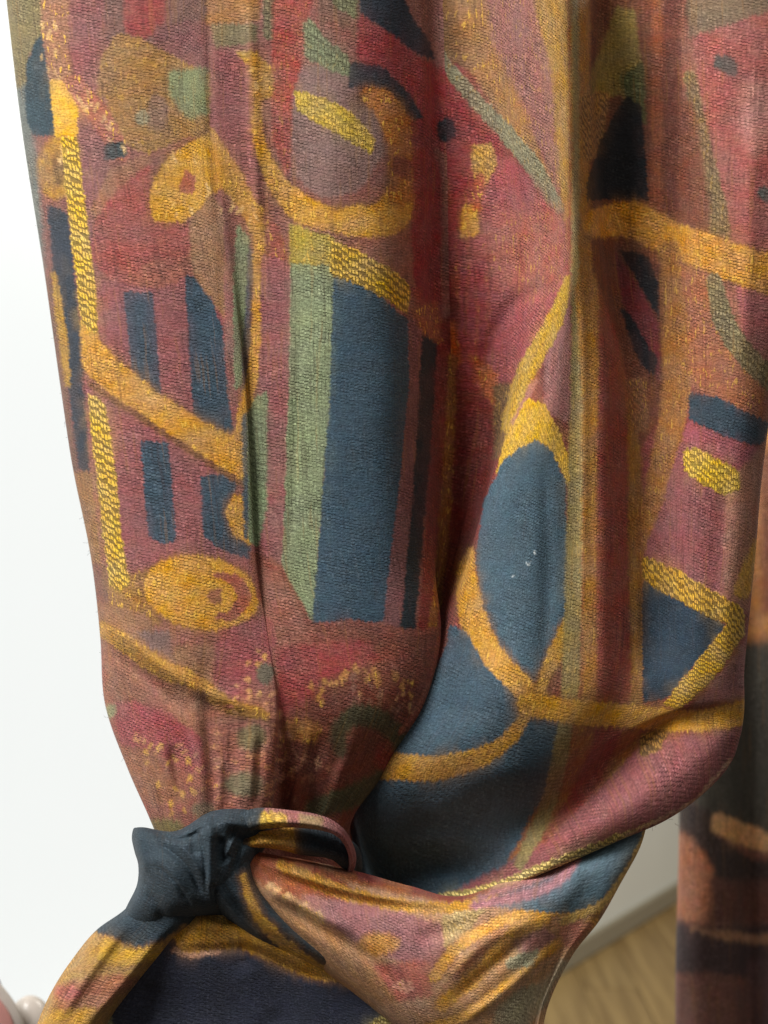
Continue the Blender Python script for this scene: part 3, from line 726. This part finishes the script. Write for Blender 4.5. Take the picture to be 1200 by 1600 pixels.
# the window opening runs s = -2.9 .. -0.55, h = 0.24 .. 2.25
WS0, WS1, WH0, WH1 = -2.7, -0.55, 0.24, 2.25
bm = bmesh.new()
for (s0, s1, h0, h1) in ((-3.6, WS0, 0, 2.7), (WS1, 2.5, 0, 2.7), (WS0, WS1, 0, WH0), (WS0, WS1, WH1, 2.7)):
    vs = [bm.verts.new(on_wall(s, h, o)) for o in (0, -0.12) for h in (h0, h1) for s in (s0, s1)]
    for f in ((0,1,3,2),(4,6,7,5),(0,4,5,1),(2,3,7,6),(0,2,6,4),(1,5,7,3)): bm.faces.new([vs[i] for i in f])
bmesh.ops.recalc_face_normals(bm, faces=bm.faces[:])
me = bpy.data.meshes.new('wall'); bm.to_mesh(me); bm.free()
wall = tag(link('wall', me, wall_mat), kind='structure')
skirt = wall_block('skirting_board', -3.6, 2.5, 0.001, 0.05, 0.0005, 0.014, simple_mat('grey_skirting', (150, 142, 122), 0.6, 0.05, 20), wall, 0.003)

# window beside the curtain, overexposed daylight behind frosted panes
frame_mat = simple_mat('white_window_paint', (236, 238, 234), 0.4, 0.02, 12)
pane_k = NT('bright_frosted_pane')
pane_k.b.inputs['Base Color'].default_value = (0.14, 0.145, 0.145, 1)
pane_k.b.inputs['Roughness'].default_value = 0.35
pane_k.b.inputs['Emission Color'].default_value = (0.97, 1.0, 0.985, 1)
pane_k.b.inputs['Emission Strength'].default_value = 0.83
window = empty('window', on_wall((WS0 + WS1) / 2, WH0))
tag(window, 'large white window glaring with daylight at the left, behind the tied curtain', 'window')
for (s0, s1, h0, h1) in ((WS0+.002, WS0+.05, WH0+.002, WH1-.002), (WS1-.05, WS1-.002, WH0+.002, WH1-.002), (WS0+.051, WS1-.051, WH0+.002, WH0+.05), (WS0+.051, WS1-.051, WH1-.05, WH1-.002)):
    wall_block('frame', s0, s1, h0, h1, -0.03, -0.085, frame_mat, window, 0.004)
wall_block('pane', WS0+.051, WS1-.051, WH0+.051, WH1-.051, -0.055, -0.062, pane_k.m, window)
wall_block('sill', WS0-.04, WS1+.04, WH0-.03, WH0-.001, 0.001, 0.17, frame_mat, window, 0.006)

# floor
floor = link('floor', box_mesh('floor', (-3, -2.5, -0.05), (3.5, 4.5, -0.004)), simple_mat('dark_floor_gap', (60, 44, 28), 0.8))
tag(floor, kind='structure')
pk = NT('oiled_wood_plank')
tc = pk.n('ShaderNodeTexCoord').outputs['Object']
oi = pk.n('ShaderNodeObjectInfo').outputs['Random']
mp = pk.n('ShaderNodeMapping', {'Vector': tc, 'Scale': (34, 2.2, 1), 'Location': (0, 0, 0)})
gr = pk.noise(pk.vmath('ADD', mp.outputs[0], pk.n('ShaderNodeCombineXYZ', {2: pk.math('MULTIPLY', oi, 40)}).outputs[0]), 1.0, 6, 0.6).outputs[0]
c = pk.mix(pk.ramp(gr, 0.3, 0.72), tuple(lin((112, 90, 54))) + (1,), tuple(lin((156, 132, 86))) + (1,))
c = pk.mix(pk.math('MULTIPLY', oi, 0.35), c, tuple(lin((120, 88, 46))) + (1,))
pk.set(pk.b.inputs['Base Color'], c); pk.b.inputs['Roughness'].default_value = 0.45
plank_me = box_mesh('plank', (-0.0595, 0, -0.0035), (0.0595, 1.2, 0.0), 0.001)
plank_me.materials.append(pk.m)
for i in range(14):
    for j in range(3):
        o = bpy.data.objects.new('plank', plank_me)
        o.location = (-0.1 + i * 0.12, 0.9 + ((i * 0.43) % 1.2) + (j - 1) * 1.201, 0)
        COL.objects.link(o); o.parent = floor

# ------------------------------------------------------------------ the curtain
curtain = empty('curtain', P(600, 1400, 0))
tag(curtain, 'large woven curtain in mauve, gold, navy and green, gathered by a knotted tie', 'curtain')

def rows_of(*rs): return [row(*r) for r in rs]
top = [
 (-70, [(20,-210),(2,-140),(56,-32),(190,35),(270,38),(325,40),(350,40),(430,45),(520,55),(600,35),(650,-5),(690,-34),(740,-22),(800,20),(852,58),(892,58),(914,20),(945,-95),(1020,-85),(1100,10),(1200,45),(1330,20),(1400,-80)]),
 (200, [(58,-210),(34,-138),(84,-26),(210,40),(280,42),(330,44),(352,43),(430,47),(520,58),(600,40),(655,-8),(698,-48),(748,-30),(815,18),(872,60),(900,58),(922,16),(950,-100),(1028,-80),(1100,15),(1190,48),(1320,20),(1390,-80)]),
 (430, [(96,-200),(70,-130),(120,-26),(240,40),(310,44),(362,43),(374,37),(440,46),(530,60),(602,42),(652,-16),(702,-84),(764,-52),(838,16),(882,60),(906,58),(934,20),(966,-90),(1032,-65),(1100,15),(1180,45),(1280,10),(1340,-90)]),
 (600, [(118,-190),(94,-124),(137,-26),(260,40),(330,46),(384,44),(381,36),(440,46),(532,62),(610,42),(656,-24),(706,-124),(764,-92),(814,26),(862,62),(900,58),(942,46),(990,-45),(1036,-40),(1100,18),(1170,35),(1212,-10),(1200,-90)]),
 (720, [(136,-180),(112,-118),(150,-22),(275,40),(340,48),(391,45),(387,36),(445,46),(535,62),(612,42),(658,-26),(706,-140),(752,-104),(780,30),(842,66),(898,60),(944,52),(995,-28),(1036,-20),(1095,25),(1155,35),(1192,-5),(1180,-90)]),
 (880, [(168,-160),(144,-108),(175,-16),(290,42),(350,50),(401,46),(399,37),(452,46),(544,64),(624,44),(670,-14),(690,-140),(716,-100),(740,34),(822,76),(892,66),(944,58),(1000,-16),(1038,-4),(1090,35),(1145,38),(1178,-5),(1165,-90)]),
 (1000,[(176,-130),(157,-84),(190,-2),(285,44),(345,46),(418,46),(421,44),(476,50),(564,68),(642,50),(687,6),(655,-110),(664,-80),(716,36),(802,94),(887,80),(942,70),(1002,8),(1042,16),(1090,50),(1135,45),(1166,0),(1155,-80)]),
 (1100,[(182,-110),(164,-66),(205,8),(290,44),(330,45),(431,46),(437,36),(492,44),(572,54),(630,40),(664,2),(606,-100),(612,-70),(684,36),(784,110),(876,96,1098),(930,82,1088),(990,46,1075),(1040,44,1062),(1090,60,1054),(1136,45,1050),(1162,5,1050),(1150,-70,1050)]),
 (1200,[(214,-90),(199,-48),(236,10),(306,38),(332,38),(428,40),(434,4),(474,2),(532,0),(586,-16),(608,-40),(560,-100),(564,-80),(630,4),(746,72,1200),(852,76,1200),(902,60,1180),(966,44,1146),(1028,46,1116),(1082,58,1098),(1132,44,1090),(1162,5,1090),(1150,-70,1090)]),
 (1275,[(244,-60),(232,-26),(258,14),(312,30),(332,29),(418,26),(424,-20),(450,-30),(498,-38),(536,-44),(552,-60),(546,-100),(552,-90),(594,-96,1300),(726,-54,1306),(826,-2,1292),(886,12,1256),(950,10,1208),(1012,18,1164),(1070,42,1138),(1124,36,1124),(1160,4,1122),(1148,-60,1122)]),
 (1310,[(256,-50),(246,-22),(266,10),(312,24),(330,16),(408,16),(414,-24),(434,-32),(476,-42),(520,-50),(540,-64),(550,-110),(560,-100),(606,-180,1366),(726,-130,1362),(838,44,1334),(908,76,1300),(974,80,1262),(1034,76,1228),(1088,66,1196),(1130,44,1166),(1156,4,1150),(1146,-60,1150)]),
 (1345,[(262,-46),(256,-24),(272,6),(312,18),(330,10),(400,10),(404,-22),(426,-30),(466,-42),(510,-52),(536,-66),(556,-110),(570,-106),(622,-190,1412),(740,-60,1398),(848,60,1361),(912,68,1334),(977,70,1305),(1034,66,1281),(1090,54,1245),(1128,34,1210),(1146,2,1184),(1136,-60,1180)]),
 (1400,[(270,-50),(268,-30),(280,-2),(314,8),(330,0),(396,2),(398,-24),(420,-34),(460,-46),(508,-56),(540,-70),(570,-110),(590,-110),(640,-200,1440),(740,-90,1404),(846,10,1364),(908,18,1336),(972,20,1306),(1026,18,1280),(1080,8,1242),(1116,-6,1206),(1132,-30,1178),(1120,-80,1172)]),
]
net = rows_of(*top)
drape_wr = [([(150,975),(200,1000),(250,1040),(330,1085),(420,1120)], 13, 12), ([(165,1010),(230,1060),(300,1120)], 12, -9),
            ([(318,1010),(325,1120),(333,1270)], 9, -3), ([(300,1090),(312,1180),(318,1265)], 12, 5), ([(365,1140),(362,1270)], 12, -4),
            ([(395,1130),(388,1262)], 10, 6), ([(270,1160),(280,1270)], 10, -6), ([(450,1100),(455,1270)], 12, 6), ([(500,1140),(480,1280)], 14, -7),
            ([(560,1130),(520,1280)], 14, 6), ([(325,-80),(330,200),(345,380)], 7, -2.5), ([(345,380),(352,560)], 8, -2), ([(385,-80),(398,200),(404,420)], 10, 5),
            ([(740,640),(760,560),(800,480),(870,440)], 14, -8), ([(660,1290),(740,1230),(840,1190)], 26, 8), ([(600,1330),(680,1290),(780,1290)], 24, -8),
            ([(850,700),(856,900),(850,1040)], 12, -4), ([(905,300),(912,600),(912,1000)], 8, 4), ([(955,620),(960,1100)], 12, -5), ([(990,640),(998,1080)], 8, 6),
            ([(1180,100),(1170,400),(1150,640)], 16, 5), ([(1140,700),(1120,900),(1110,1060)], 14, -4), ([(1192,700),(1172,940)], 8, 5),
            ([(470,460),(462,700),(452,880)], 8, -3), ([(215,1150),(245,1215),(262,1285)], 7, -5), ([(240,1130),(268,1210),(284,1285)], 7, 4), ([(345,1180),(342,1275)], 6, 4), ([(378,1160),(374,1270)], 6, 3), ([(408,1150),(400,1265)], 6, -4), ([(470,1180),(455,1285)], 8, 5), ([(540,1180),(500,1290)], 9, 5), ([(185,1040),(225,1140)], 10, -4), ([(540,100),(530,300)], 30, 5)]
loft('drape', net, 1100, 1000, [A, B], 11, drape_wr, curtain)

# loose fibres along the cloth edges
bm = bmesh.new()
edge = [(3,-60),(34,200),(70,430),(94,600),(112,720),(144,880),(157,1000),(164,1100),(199,1200)]
edge2 = [(1128,1205),(1150,1160),(1160,1050),(1170,960),(1090,1246),(1030,1281),(975,1305)]
def fibre(p, ang, ln, d):
    a = ang; x, y = p; prev = None
    for q in range(7):
        v = Vector(P(x, y, d))
        r = 0.00006
        ring = [bm.verts.new(v + Vector((r * math.cos(t), -0.3 * r, r * math.sin(t)))) for t in (0.3, 2.4, 4.5)]
        if prev:
            for e in range(3): bm.faces.new((prev[e], prev[(e + 1) % 3], ring[(e + 1) % 3], ring[e]))
        prev = ring
        x += math.cos(a) * ln / 6; y += math.sin(a) * ln / 6; a += random.gauss(0, 0.45)
for e, n, d0, a0 in ((edge, 50, -125, math.pi), (edge2, 60, 40, 0.6)):
    q = spline(e, 12)
    for _ in range(n):
        p = q[random.randrange(len(q))]
        fibre((p[0] + (6 if e is edge else -4), p[1] + random.uniform(-8, 8)), a0 + random.gauss(0, 0.7), random.uniform(5, 14), d0 + random.uniform(-10, 10))
me = bpy.data.meshes.new('loose_fibres'); bm.to_mesh(me); bm.free()
tag(link('loose_fibres', me, simple_mat('fibre', (150, 120, 100), 0.8), curtain), kind='stuff')

# cloth below the tie
low = [
 [(250,1400,-50),(262,1400,-20),(310,1400,0),(400,1410,0),(520,1440,-10),(640,1470,-30),(720,1490,-60)],
 [(244,1440,-50),(256,1440,10),(310,1440,52),(400,1455,50),(520,1480,24),(640,1520,-6),(730,1540,-50)],
 [(190,1500,-50),(204,1500,10),(300,1500,52),(410,1510,50),(530,1530,34),(650,1560,8),(740,1580,-50)],
 [(126,1580,-50),(142,1580,-8),(290,1580,26),(420,1585,38),(540,1590,34),(660,1600,20),(750,1610,-40)],
 [(66,1720,-50),(90,1720,-4),(290,1720,30),(430,1720,42),(560,1720,40),(680,1720,26),(770,1720,-40)]]
loft('lower_drape', low, 360, 240, [Dn], 0, [([(270,1486),(330,1484),(390,1484),(470,1520),(560,1540)], 8, -7), ([(290,1450),(340,1445),(440,1485),(540,1525)], 14, 9),
     ([(380,1500),(420,1600)], 26, 5), ([(240,1530),(220,1620)], 20, -6)], curtain)

# ------------------------------------------------------------------ the tie
tie = empty('curtain_tie', P(310, 1340, 60))
tag(tie, 'cloth curtain tie with a navy knot, short loop and mauve gold band around the curtain', 'curtain tie')
band = [
 [(372,1318,10),(400,1330,40),(470,1342,34),(560,1362,20),(640,1384,0),(720,1400,-20),(820,1362,-20),(920,1312,-20),(1010,1268,-20),(1014,1268,-30)],
 [(374,1326,50),(400,1338,64),(470,1352,62),(560,1376,52),(640,1398,44),(720,1408,34),(820,1376,34),(920,1326,34),(1008,1284,30),(1012,1283,18)],
 [(372,1350,66),(402,1362,74),(474,1384,74),(560,1406,70),(640,1420,66),(724,1424,60),(816,1402,70),(912,1358,68),(996,1324,50),(1001,1322,36)],
 [(372,1376,66),(410,1392,78),(484,1424,86),(566,1450,88),(648,1466,86),(736,1468,80),(816,1444,86),(892,1412,78),(964,1382,60),(970,1380,44)],
 [(380,1396,54),(424,1424,72),(504,1470,86),(584,1504,90),(664,1520,90),(746,1516,84),(820,1490,80),(880,1462,64),(932,1438,56),(937,1438,40)],
 [(384,1410,30),(440,1456,56),(528,1516,70),(610,1558,78),(690,1570,82),(760,1564,78),(820,1540,64),(862,1512,44),(890,1490,46),(895,1492,30)],
 [(392,1424,0),(452,1476,30),(546,1544,44),(634,1604,54),(706,1614,66),(768,1610,66),(812,1600,54),(838,1586,36),(852,1568,42),(857,1570,26)],
 [(396,1430,-40),(460,1492,-20),(556,1562,-10),(650,1630,0),(712,1680,30),(768,1690,40),(804,1690,34),(824,1690,22),(836,1690,36),(840,1690,22)],
]
band_wr = [([(400,1345),(520,1385),(640,1408),(720,1412)], 7, 7), ([(420,1362),(540,1405),(640,1424)], 9, -8), ([(420,1400),(500,1450),(580,1500),(640,1560)], 12, -9),
           ([(410,1380),(480,1420),(560,1460)], 10, 8), ([(700,1530),(760,1470),(850,1430)], 12, 7), ([(700,1570),(770,1510),(830,1460)], 10, -7),
           ([(720,1600),(800,1540),(880,1470)], 10, 7), ([(640,1470),(720,1450),(800,1425)], 14, -6), ([(880,1330),(900,1380),(860,1420)], 16, 4)]
loft('band', band, 460, 340, [C_], 0, band_wr, tie)
# yellow edged arm of the knot running down over the band
Ar = Canvas((50, 63, 72)); Ar.k[..., 0] = 0.55
Ar.stroke([(380,1370),(392,1410),(420,1452),(470,1496),(545,1546)], (10,14,18,20,14), (210,158,58), soft=3, kind=GD)
arm = [
 [(286,1340,70),(304,1346,96),(330,1346,104),(356,1344,100),(380,1344,90),(392,1350,50)],
 [(300,1380,70),(322,1390,98),(346,1386,108),(368,1380,104),(388,1378,96),(402,1380,56)],
 [(338,1420,56),(356,1424,84),(376,1416,100),(396,1412,102),(412,1412,94),(428,1416,54)],
 [(384,1458,40),(400,1462,66),(420,1458,84),(438,1452,92),(452,1452,88),(468,1462,46)],
 [(440,1488,28),(454,1492,48),(470,1492,64),(486,1490,76),(502,1492,74),(516,1508,34)],
 [(500,1520,12),(516,1524,26),(530,1528,36),(544,1530,44),(556,1536,44),(566,1556,10)],
]
loft('knot_arm', arm, 90, 150, [Ar], 0, [([(345,1380),(400,1450),(470,1490)], 6, -6), ([(330,1370),(372,1432),(430,1478)], 6, 5)], tie, ripple=0.4)
knot = [
 [(226,1300,-40),(240,1306,-20),(280,1306,-10),(330,1290,-10),(380,1284,-20),(412,1290,-20),(424,1296,-60)],
 [(208,1296,10),(222,1294,50),(275,1300,66),(330,1270,70),(380,1266,60),(410,1274,40),(424,1285,-20)],
 [(206,1310,10),(218,1306,62),(272,1312,96),(326,1290,110),(376,1282,98),(412,1286,62),(426,1296,-10)],
 [(210,1330,10),(220,1330,70),(270,1336,112),(322,1322,122),(366,1316,106),(406,1312,72),(418,1318,0)],
 [(216,1352,10),(224,1354,74),(268,1360,116),(316,1352,124),(358,1348,112),(388,1344,84),(402,1346,10)],
 [(214,1382,8),(224,1384,70),(262,1388,108),(306,1384,118),(346,1380,110),(376,1378,86),(390,1382,10)],
 [(200,1412,4),(212,1412,60),(248,1416,94),(292,1412,104),(334,1410,96),(366,1408,72),(380,1412,0)],
 [(186,1440,-10),(200,1442,36),(236,1446,60),(284,1434,70),(326,1430,60),(356,1430,40),(372,1436,-20)],
]
knot_wr = [([(345,1305),(342,1330),(352,1352)], 10, -15), ([(352,1300),(380,1312),(410,1316)], 8, -12), ([(316,1275),(330,1310),(328,1360),(336,1410)], 10, 12),
           ([(235,1308),(270,1330),(300,1372),(330,1415)], 9, -8), ([(225,1335),(260,1360),(290,1400)], 9, 6), ([(300,1300),(306,1340)], 8, -7),
           ([(340,1280),(375,1288),(410,1296)], 8, 9), ([(330,1380),(352,1412),(380,1440)], 7, -12), ([(228,1390),(250,1420),(255,1440)], 9, -7), ([(232,1294),(280,1312),(330,1288)], 5, -9),
           ([(216,1300),(222,1330),(228,1370)], 8, 7), ([(250,1320),(290,1350),(318,1400)], 4, -6), ([(240,1345),(275,1380),(300,1420)], 4, -5), ([(270,1312),(300,1340),(316,1370)], 4, 5), ([(370,1300),(352,1340)], 4, 6), ([(390,1296),(368,1345),(362,1400)], 5, -7), ([(300,1285),(318,1330),(322,1400)], 3.5, -6)]
loft('knot', knot, 200, 190, [E], 0, knot_wr, tie, ripple=0.6)
tail = [
 [(228,1380,10),(240,1384,50),(252,1392,78),(284,1402,84),(310,1408,70),(322,1412,20)],
 [(196,1420,0),(210,1422,40),(236,1432,66),(272,1440,74),(296,1440,58),(306,1446,10)],
 [(152,1452,-6),(170,1456,38),(208,1466,58),(246,1468,66),(274,1462,50),(284,1466,0)],
 [(112,1500,-10),(130,1502,34),(170,1508,54),(212,1506,62),(246,1494,46),(256,1500,0)],
 [(80,1550,-10),(96,1550,32),(136,1554,52),(176,1550,60),(208,1534,44),(216,1542,0)],
 [(58,1600,-10),(72,1598,32),(106,1600,52),(140,1596,58),(168,1580,42),(176,1590,0)],
 [(30,1690,-10),(42,1690,30),(76,1690,50),(106,1690,54),(130,1680,40),(138,1690,0)],
]
loft('tail', tail, 130, 220, [E], 0, [([(230,1430),(170,1510),(110,1600)], 14, -3), ([(260,1450),(200,1530),(140,1600)], 10, 7), ([(200,1440),(140,1520),(90,1600)], 9, 6)], tie, ripple=0.8)

# loop: a folded strip swept out of the knot and back
def sweep(name, path, rx, ry, canvas, parent, nu=28, nv=120):
    q = np.asarray(path, float)
    t = np.arange(len(q))
    c = hermite(t, q, np.linspace(0, len(q) - 1, nv))
    tg = np.gradient(c, axis=0); tg /= np.linalg.norm(tg, axis=1)[:, None]
    zc = np.array([0, 0, 1.0])
    side = np.cross(tg, zc); side /= np.linalg.norm(side, axis=1)[:, None] + 1e-9
    up = np.cross(side, tg)
    a = np.linspace(0, 2 * np.pi, nu, endpoint=False)
    rr = np.interp(np.linspace(0, 1, nv), np.linspace(0, 1, len(np.atleast_1d(rx))), np.atleast_1d(rx))
    r2 = np.interp(np.linspace(0, 1, nv), np.linspace(0, 1, len(np.atleast_1d(ry))), np.atleast_1d(ry))
    pinch = 1 + 0.20 * np.cos(3 * a[None, :] + 0.6 * np.sin(np.linspace(0, 5, nv))[:, None]) + 0.07 * np.sin(np.linspace(0, 17, nv))[:, None] + 0.05 * np.cos(7 * a)[None, :]
    g = c[:, None, :] + (side[:, None, :] * (np.cos(a)[None, :, None] * (rr[:, None] * pinch)[..., None]) + up[:, None, :] * (np.sin(a)[None, :, None] * (r2[:, None] * pinch)[..., None]))
    g = np.concatenate([g, g[:, :1]], 1)
    return loft_grid(name, g, canvas, parent)

def loft_grid(name, g, canvas, parent):
    return loft(name, g, g.shape[1], g.shape[0], [canvas], 0, (), parent, ripple=0.0)

sweep('loop', [(372,1290,70),(408,1281,90),(456,1281,98),(500,1287,98),(528,1300,88),(544,1320,66),(550,1346,30),(540,1380,-30)], (14,15,13,10,8,6,5,5), (12,18,22,22,20,18,16,14), L_, tie)
Li = Canvas((46, 56, 64)); Li.k[..., 0] = 0.5
Li.poly([(390,1280),(458,1280),(462,1345),(390,1345)], (206,154,58), soft=3, kind=GD)
sweep('loop', [(372,1318,66),(412,1313,72),(464,1314,66),(512,1322,54),(542,1338,34),(556,1360,0)], (10,12,20,22,18,10), (12,14,14,14,12,10), Li, tie)

# ------------------------------------------------------------------ second curtain, farther back on the right
F_ = Canvas((140, 92, 76)); F_.k[..., 0] = 0.5
base = F_
F_.poly([(1040,600),(1500,600),(1500,1000),(1040,1000)], (203,144,89), soft=30)
F_.poly([(1160,640),(1196,650),(1190,800),(1160,900)], (235,172,105), soft=14)
F_.poly([(1180,700),(1300,700),(1300,960),(1186,960)], (134,81,65), soft=20)
F_.poly([(1040,1010),(1260,1000),(1260,1300),(1180,1330),(1100,1285),(1040,1200)], (84,81,73), soft=12)
F_.poly([(1040,1240),(1110,1265),(1112,1300),(1180,1345),(1260,1330),(1260,1420),(1110,1400),(1040,1320)], (73,62,59), soft=8)
F_.poly([(1112,1270),(1130,1272),(1230,1312),(1230,1336),(1170,1326),(1112,1300)], (225,168,107), soft=5)
F_.poly([(1040,1290),(1080,1310),(1112,1350),(1120,1420),(1095,1445),(1040,1430)], (198,126,91), soft=9)
F_.poly([(1110,1370),(1260,1380),(1260,1440),(1110,1440)], (115,72,65), soft=10)
F_.poly([(1040,1440),(1100,1446),(1260,1440),(1260,1530),(1040,1520)], (83,67,68), soft=10); F_.stroke([(1080,1450),(1140,1462),(1220,1470)], (4,14,16), (182,134,99), soft=7)
F_.poly([(1040,1530),(1110,1520),(1180,1550),(1180,1700),(1040,1700)], (132,86,80), soft=12); F_.poly([(1170,1500),(1270,1500),(1270,1700),(1170,1700)], (108,78,83), soft=12)
curtain2 = empty('curtain', P(1150, 1650, -900))
tag(curtain2, 'dark brown and black patterned curtain, blurred, hanging at the right behind', 'curtain')
ys = [500, 700, 900, 1100, 1250, 1300, 1400, 1500, 1600, 1720]
back = []
for y in ys:
    sw = 3 * math.sin(y / 90)
    back.append([(1092 + sw, y, -1080), (1058 + sw, y, -960), (1068 + sw, y, -900), (1100 + sw, y, -860), (1140, y, -870), (1172, y, -930), (1196, y, -900), (1240, y, -850), (1300, y, -880), (1360, y, -960)])
loft('drape', back, 220, 320, [F_], 0, (), curtain2, ripple=3.0)

# ------------------------------------------------------------------ pale ornament on the window sill (lower left corner)
orn = empty('ornament', P(20, 1660, -700))
tag(orn, 'pale ceramic ornament with beige dome and pink upright petal in the lower left corner', 'ornament')
def blob(name, c, r, mat, parent, tilt=0.0, d=-700, power=1.0, flat=0.5):
    bm = bmesh.new()
    bmesh.ops.create_uvsphere(bm, u_segments=32, v_segments=24, radius=1.0)
    k = (D - d) / D * S
    o = Vector(P(c[0], c[1], d))
    ca, sa = math.cos(tilt), math.sin(tilt)
    for v in bm.verts:
        x, y, z = v.co
        t = 1.0 - max(0, z) ** 2 * power * 0.45
        x *= t; y *= t
        x, z = x * r[0], z * r[1]
        v.co = o + Vector(((x * ca + z * sa) * k, y * r[0] * flat * k, (-x * sa + z * ca) * k))
    for f in bm.faces: f.smooth = True
    me = bpy.data.meshes.new(name); bm.to_mesh(me); bm.free()
    return link(name, me, mat, parent)
k = NT('glazed_ceramic')
tc = k.n('ShaderNodeTexCoord').outputs['Object']
nz = k.noise(tc, 45, 3).outputs[0]
k.set(k.b.inputs['Base Color'], k.mix(k.ramp(nz, .35, .7), tuple(lin((196, 186, 176))) + (1,), tuple(lin((186, 176, 164))) + (1,)))
k.b.inputs['Roughness'].default_value = 0.3
pinkm = simple_mat('pink_glaze', (196, 140, 132), 0.35, 0.12, 60)
bm = bmesh.new()
foot = Vector(P(30, 1640, -740))
bmesh.ops.create_cone(bm, cap_ends=True, segments=32, radius1=0.05, radius2=0.018, depth=foot.z)
for v in bm.verts: v.co += Vector((foot.x, foot.y, foot.z / 2))
me = bpy.data.meshes.new('stand'); bm.to_mesh(me); bm.free()
link('stand', me, k.m, orn)
greym = simple_mat('grey_glaze', (150, 154, 152), 0.35, 0.08, 60)
blob('dome', (46, 1620), (44, 64), k.m, orn, 0, -760, 0.4, 0.8)
pet = blob('petal', (2, 1610), (36, 84), k.m, orn, -0.18, -690, 1.2, 0.35)
blob('pink_patch', (2, 1608), (20, 52), pinkm, pet, -0.2, -674, 1.0, 0.3)
blob('grey_petal', (-14, 1560), (22, 76), greym, orn, -0.22, -740, 1.5, 0.35)
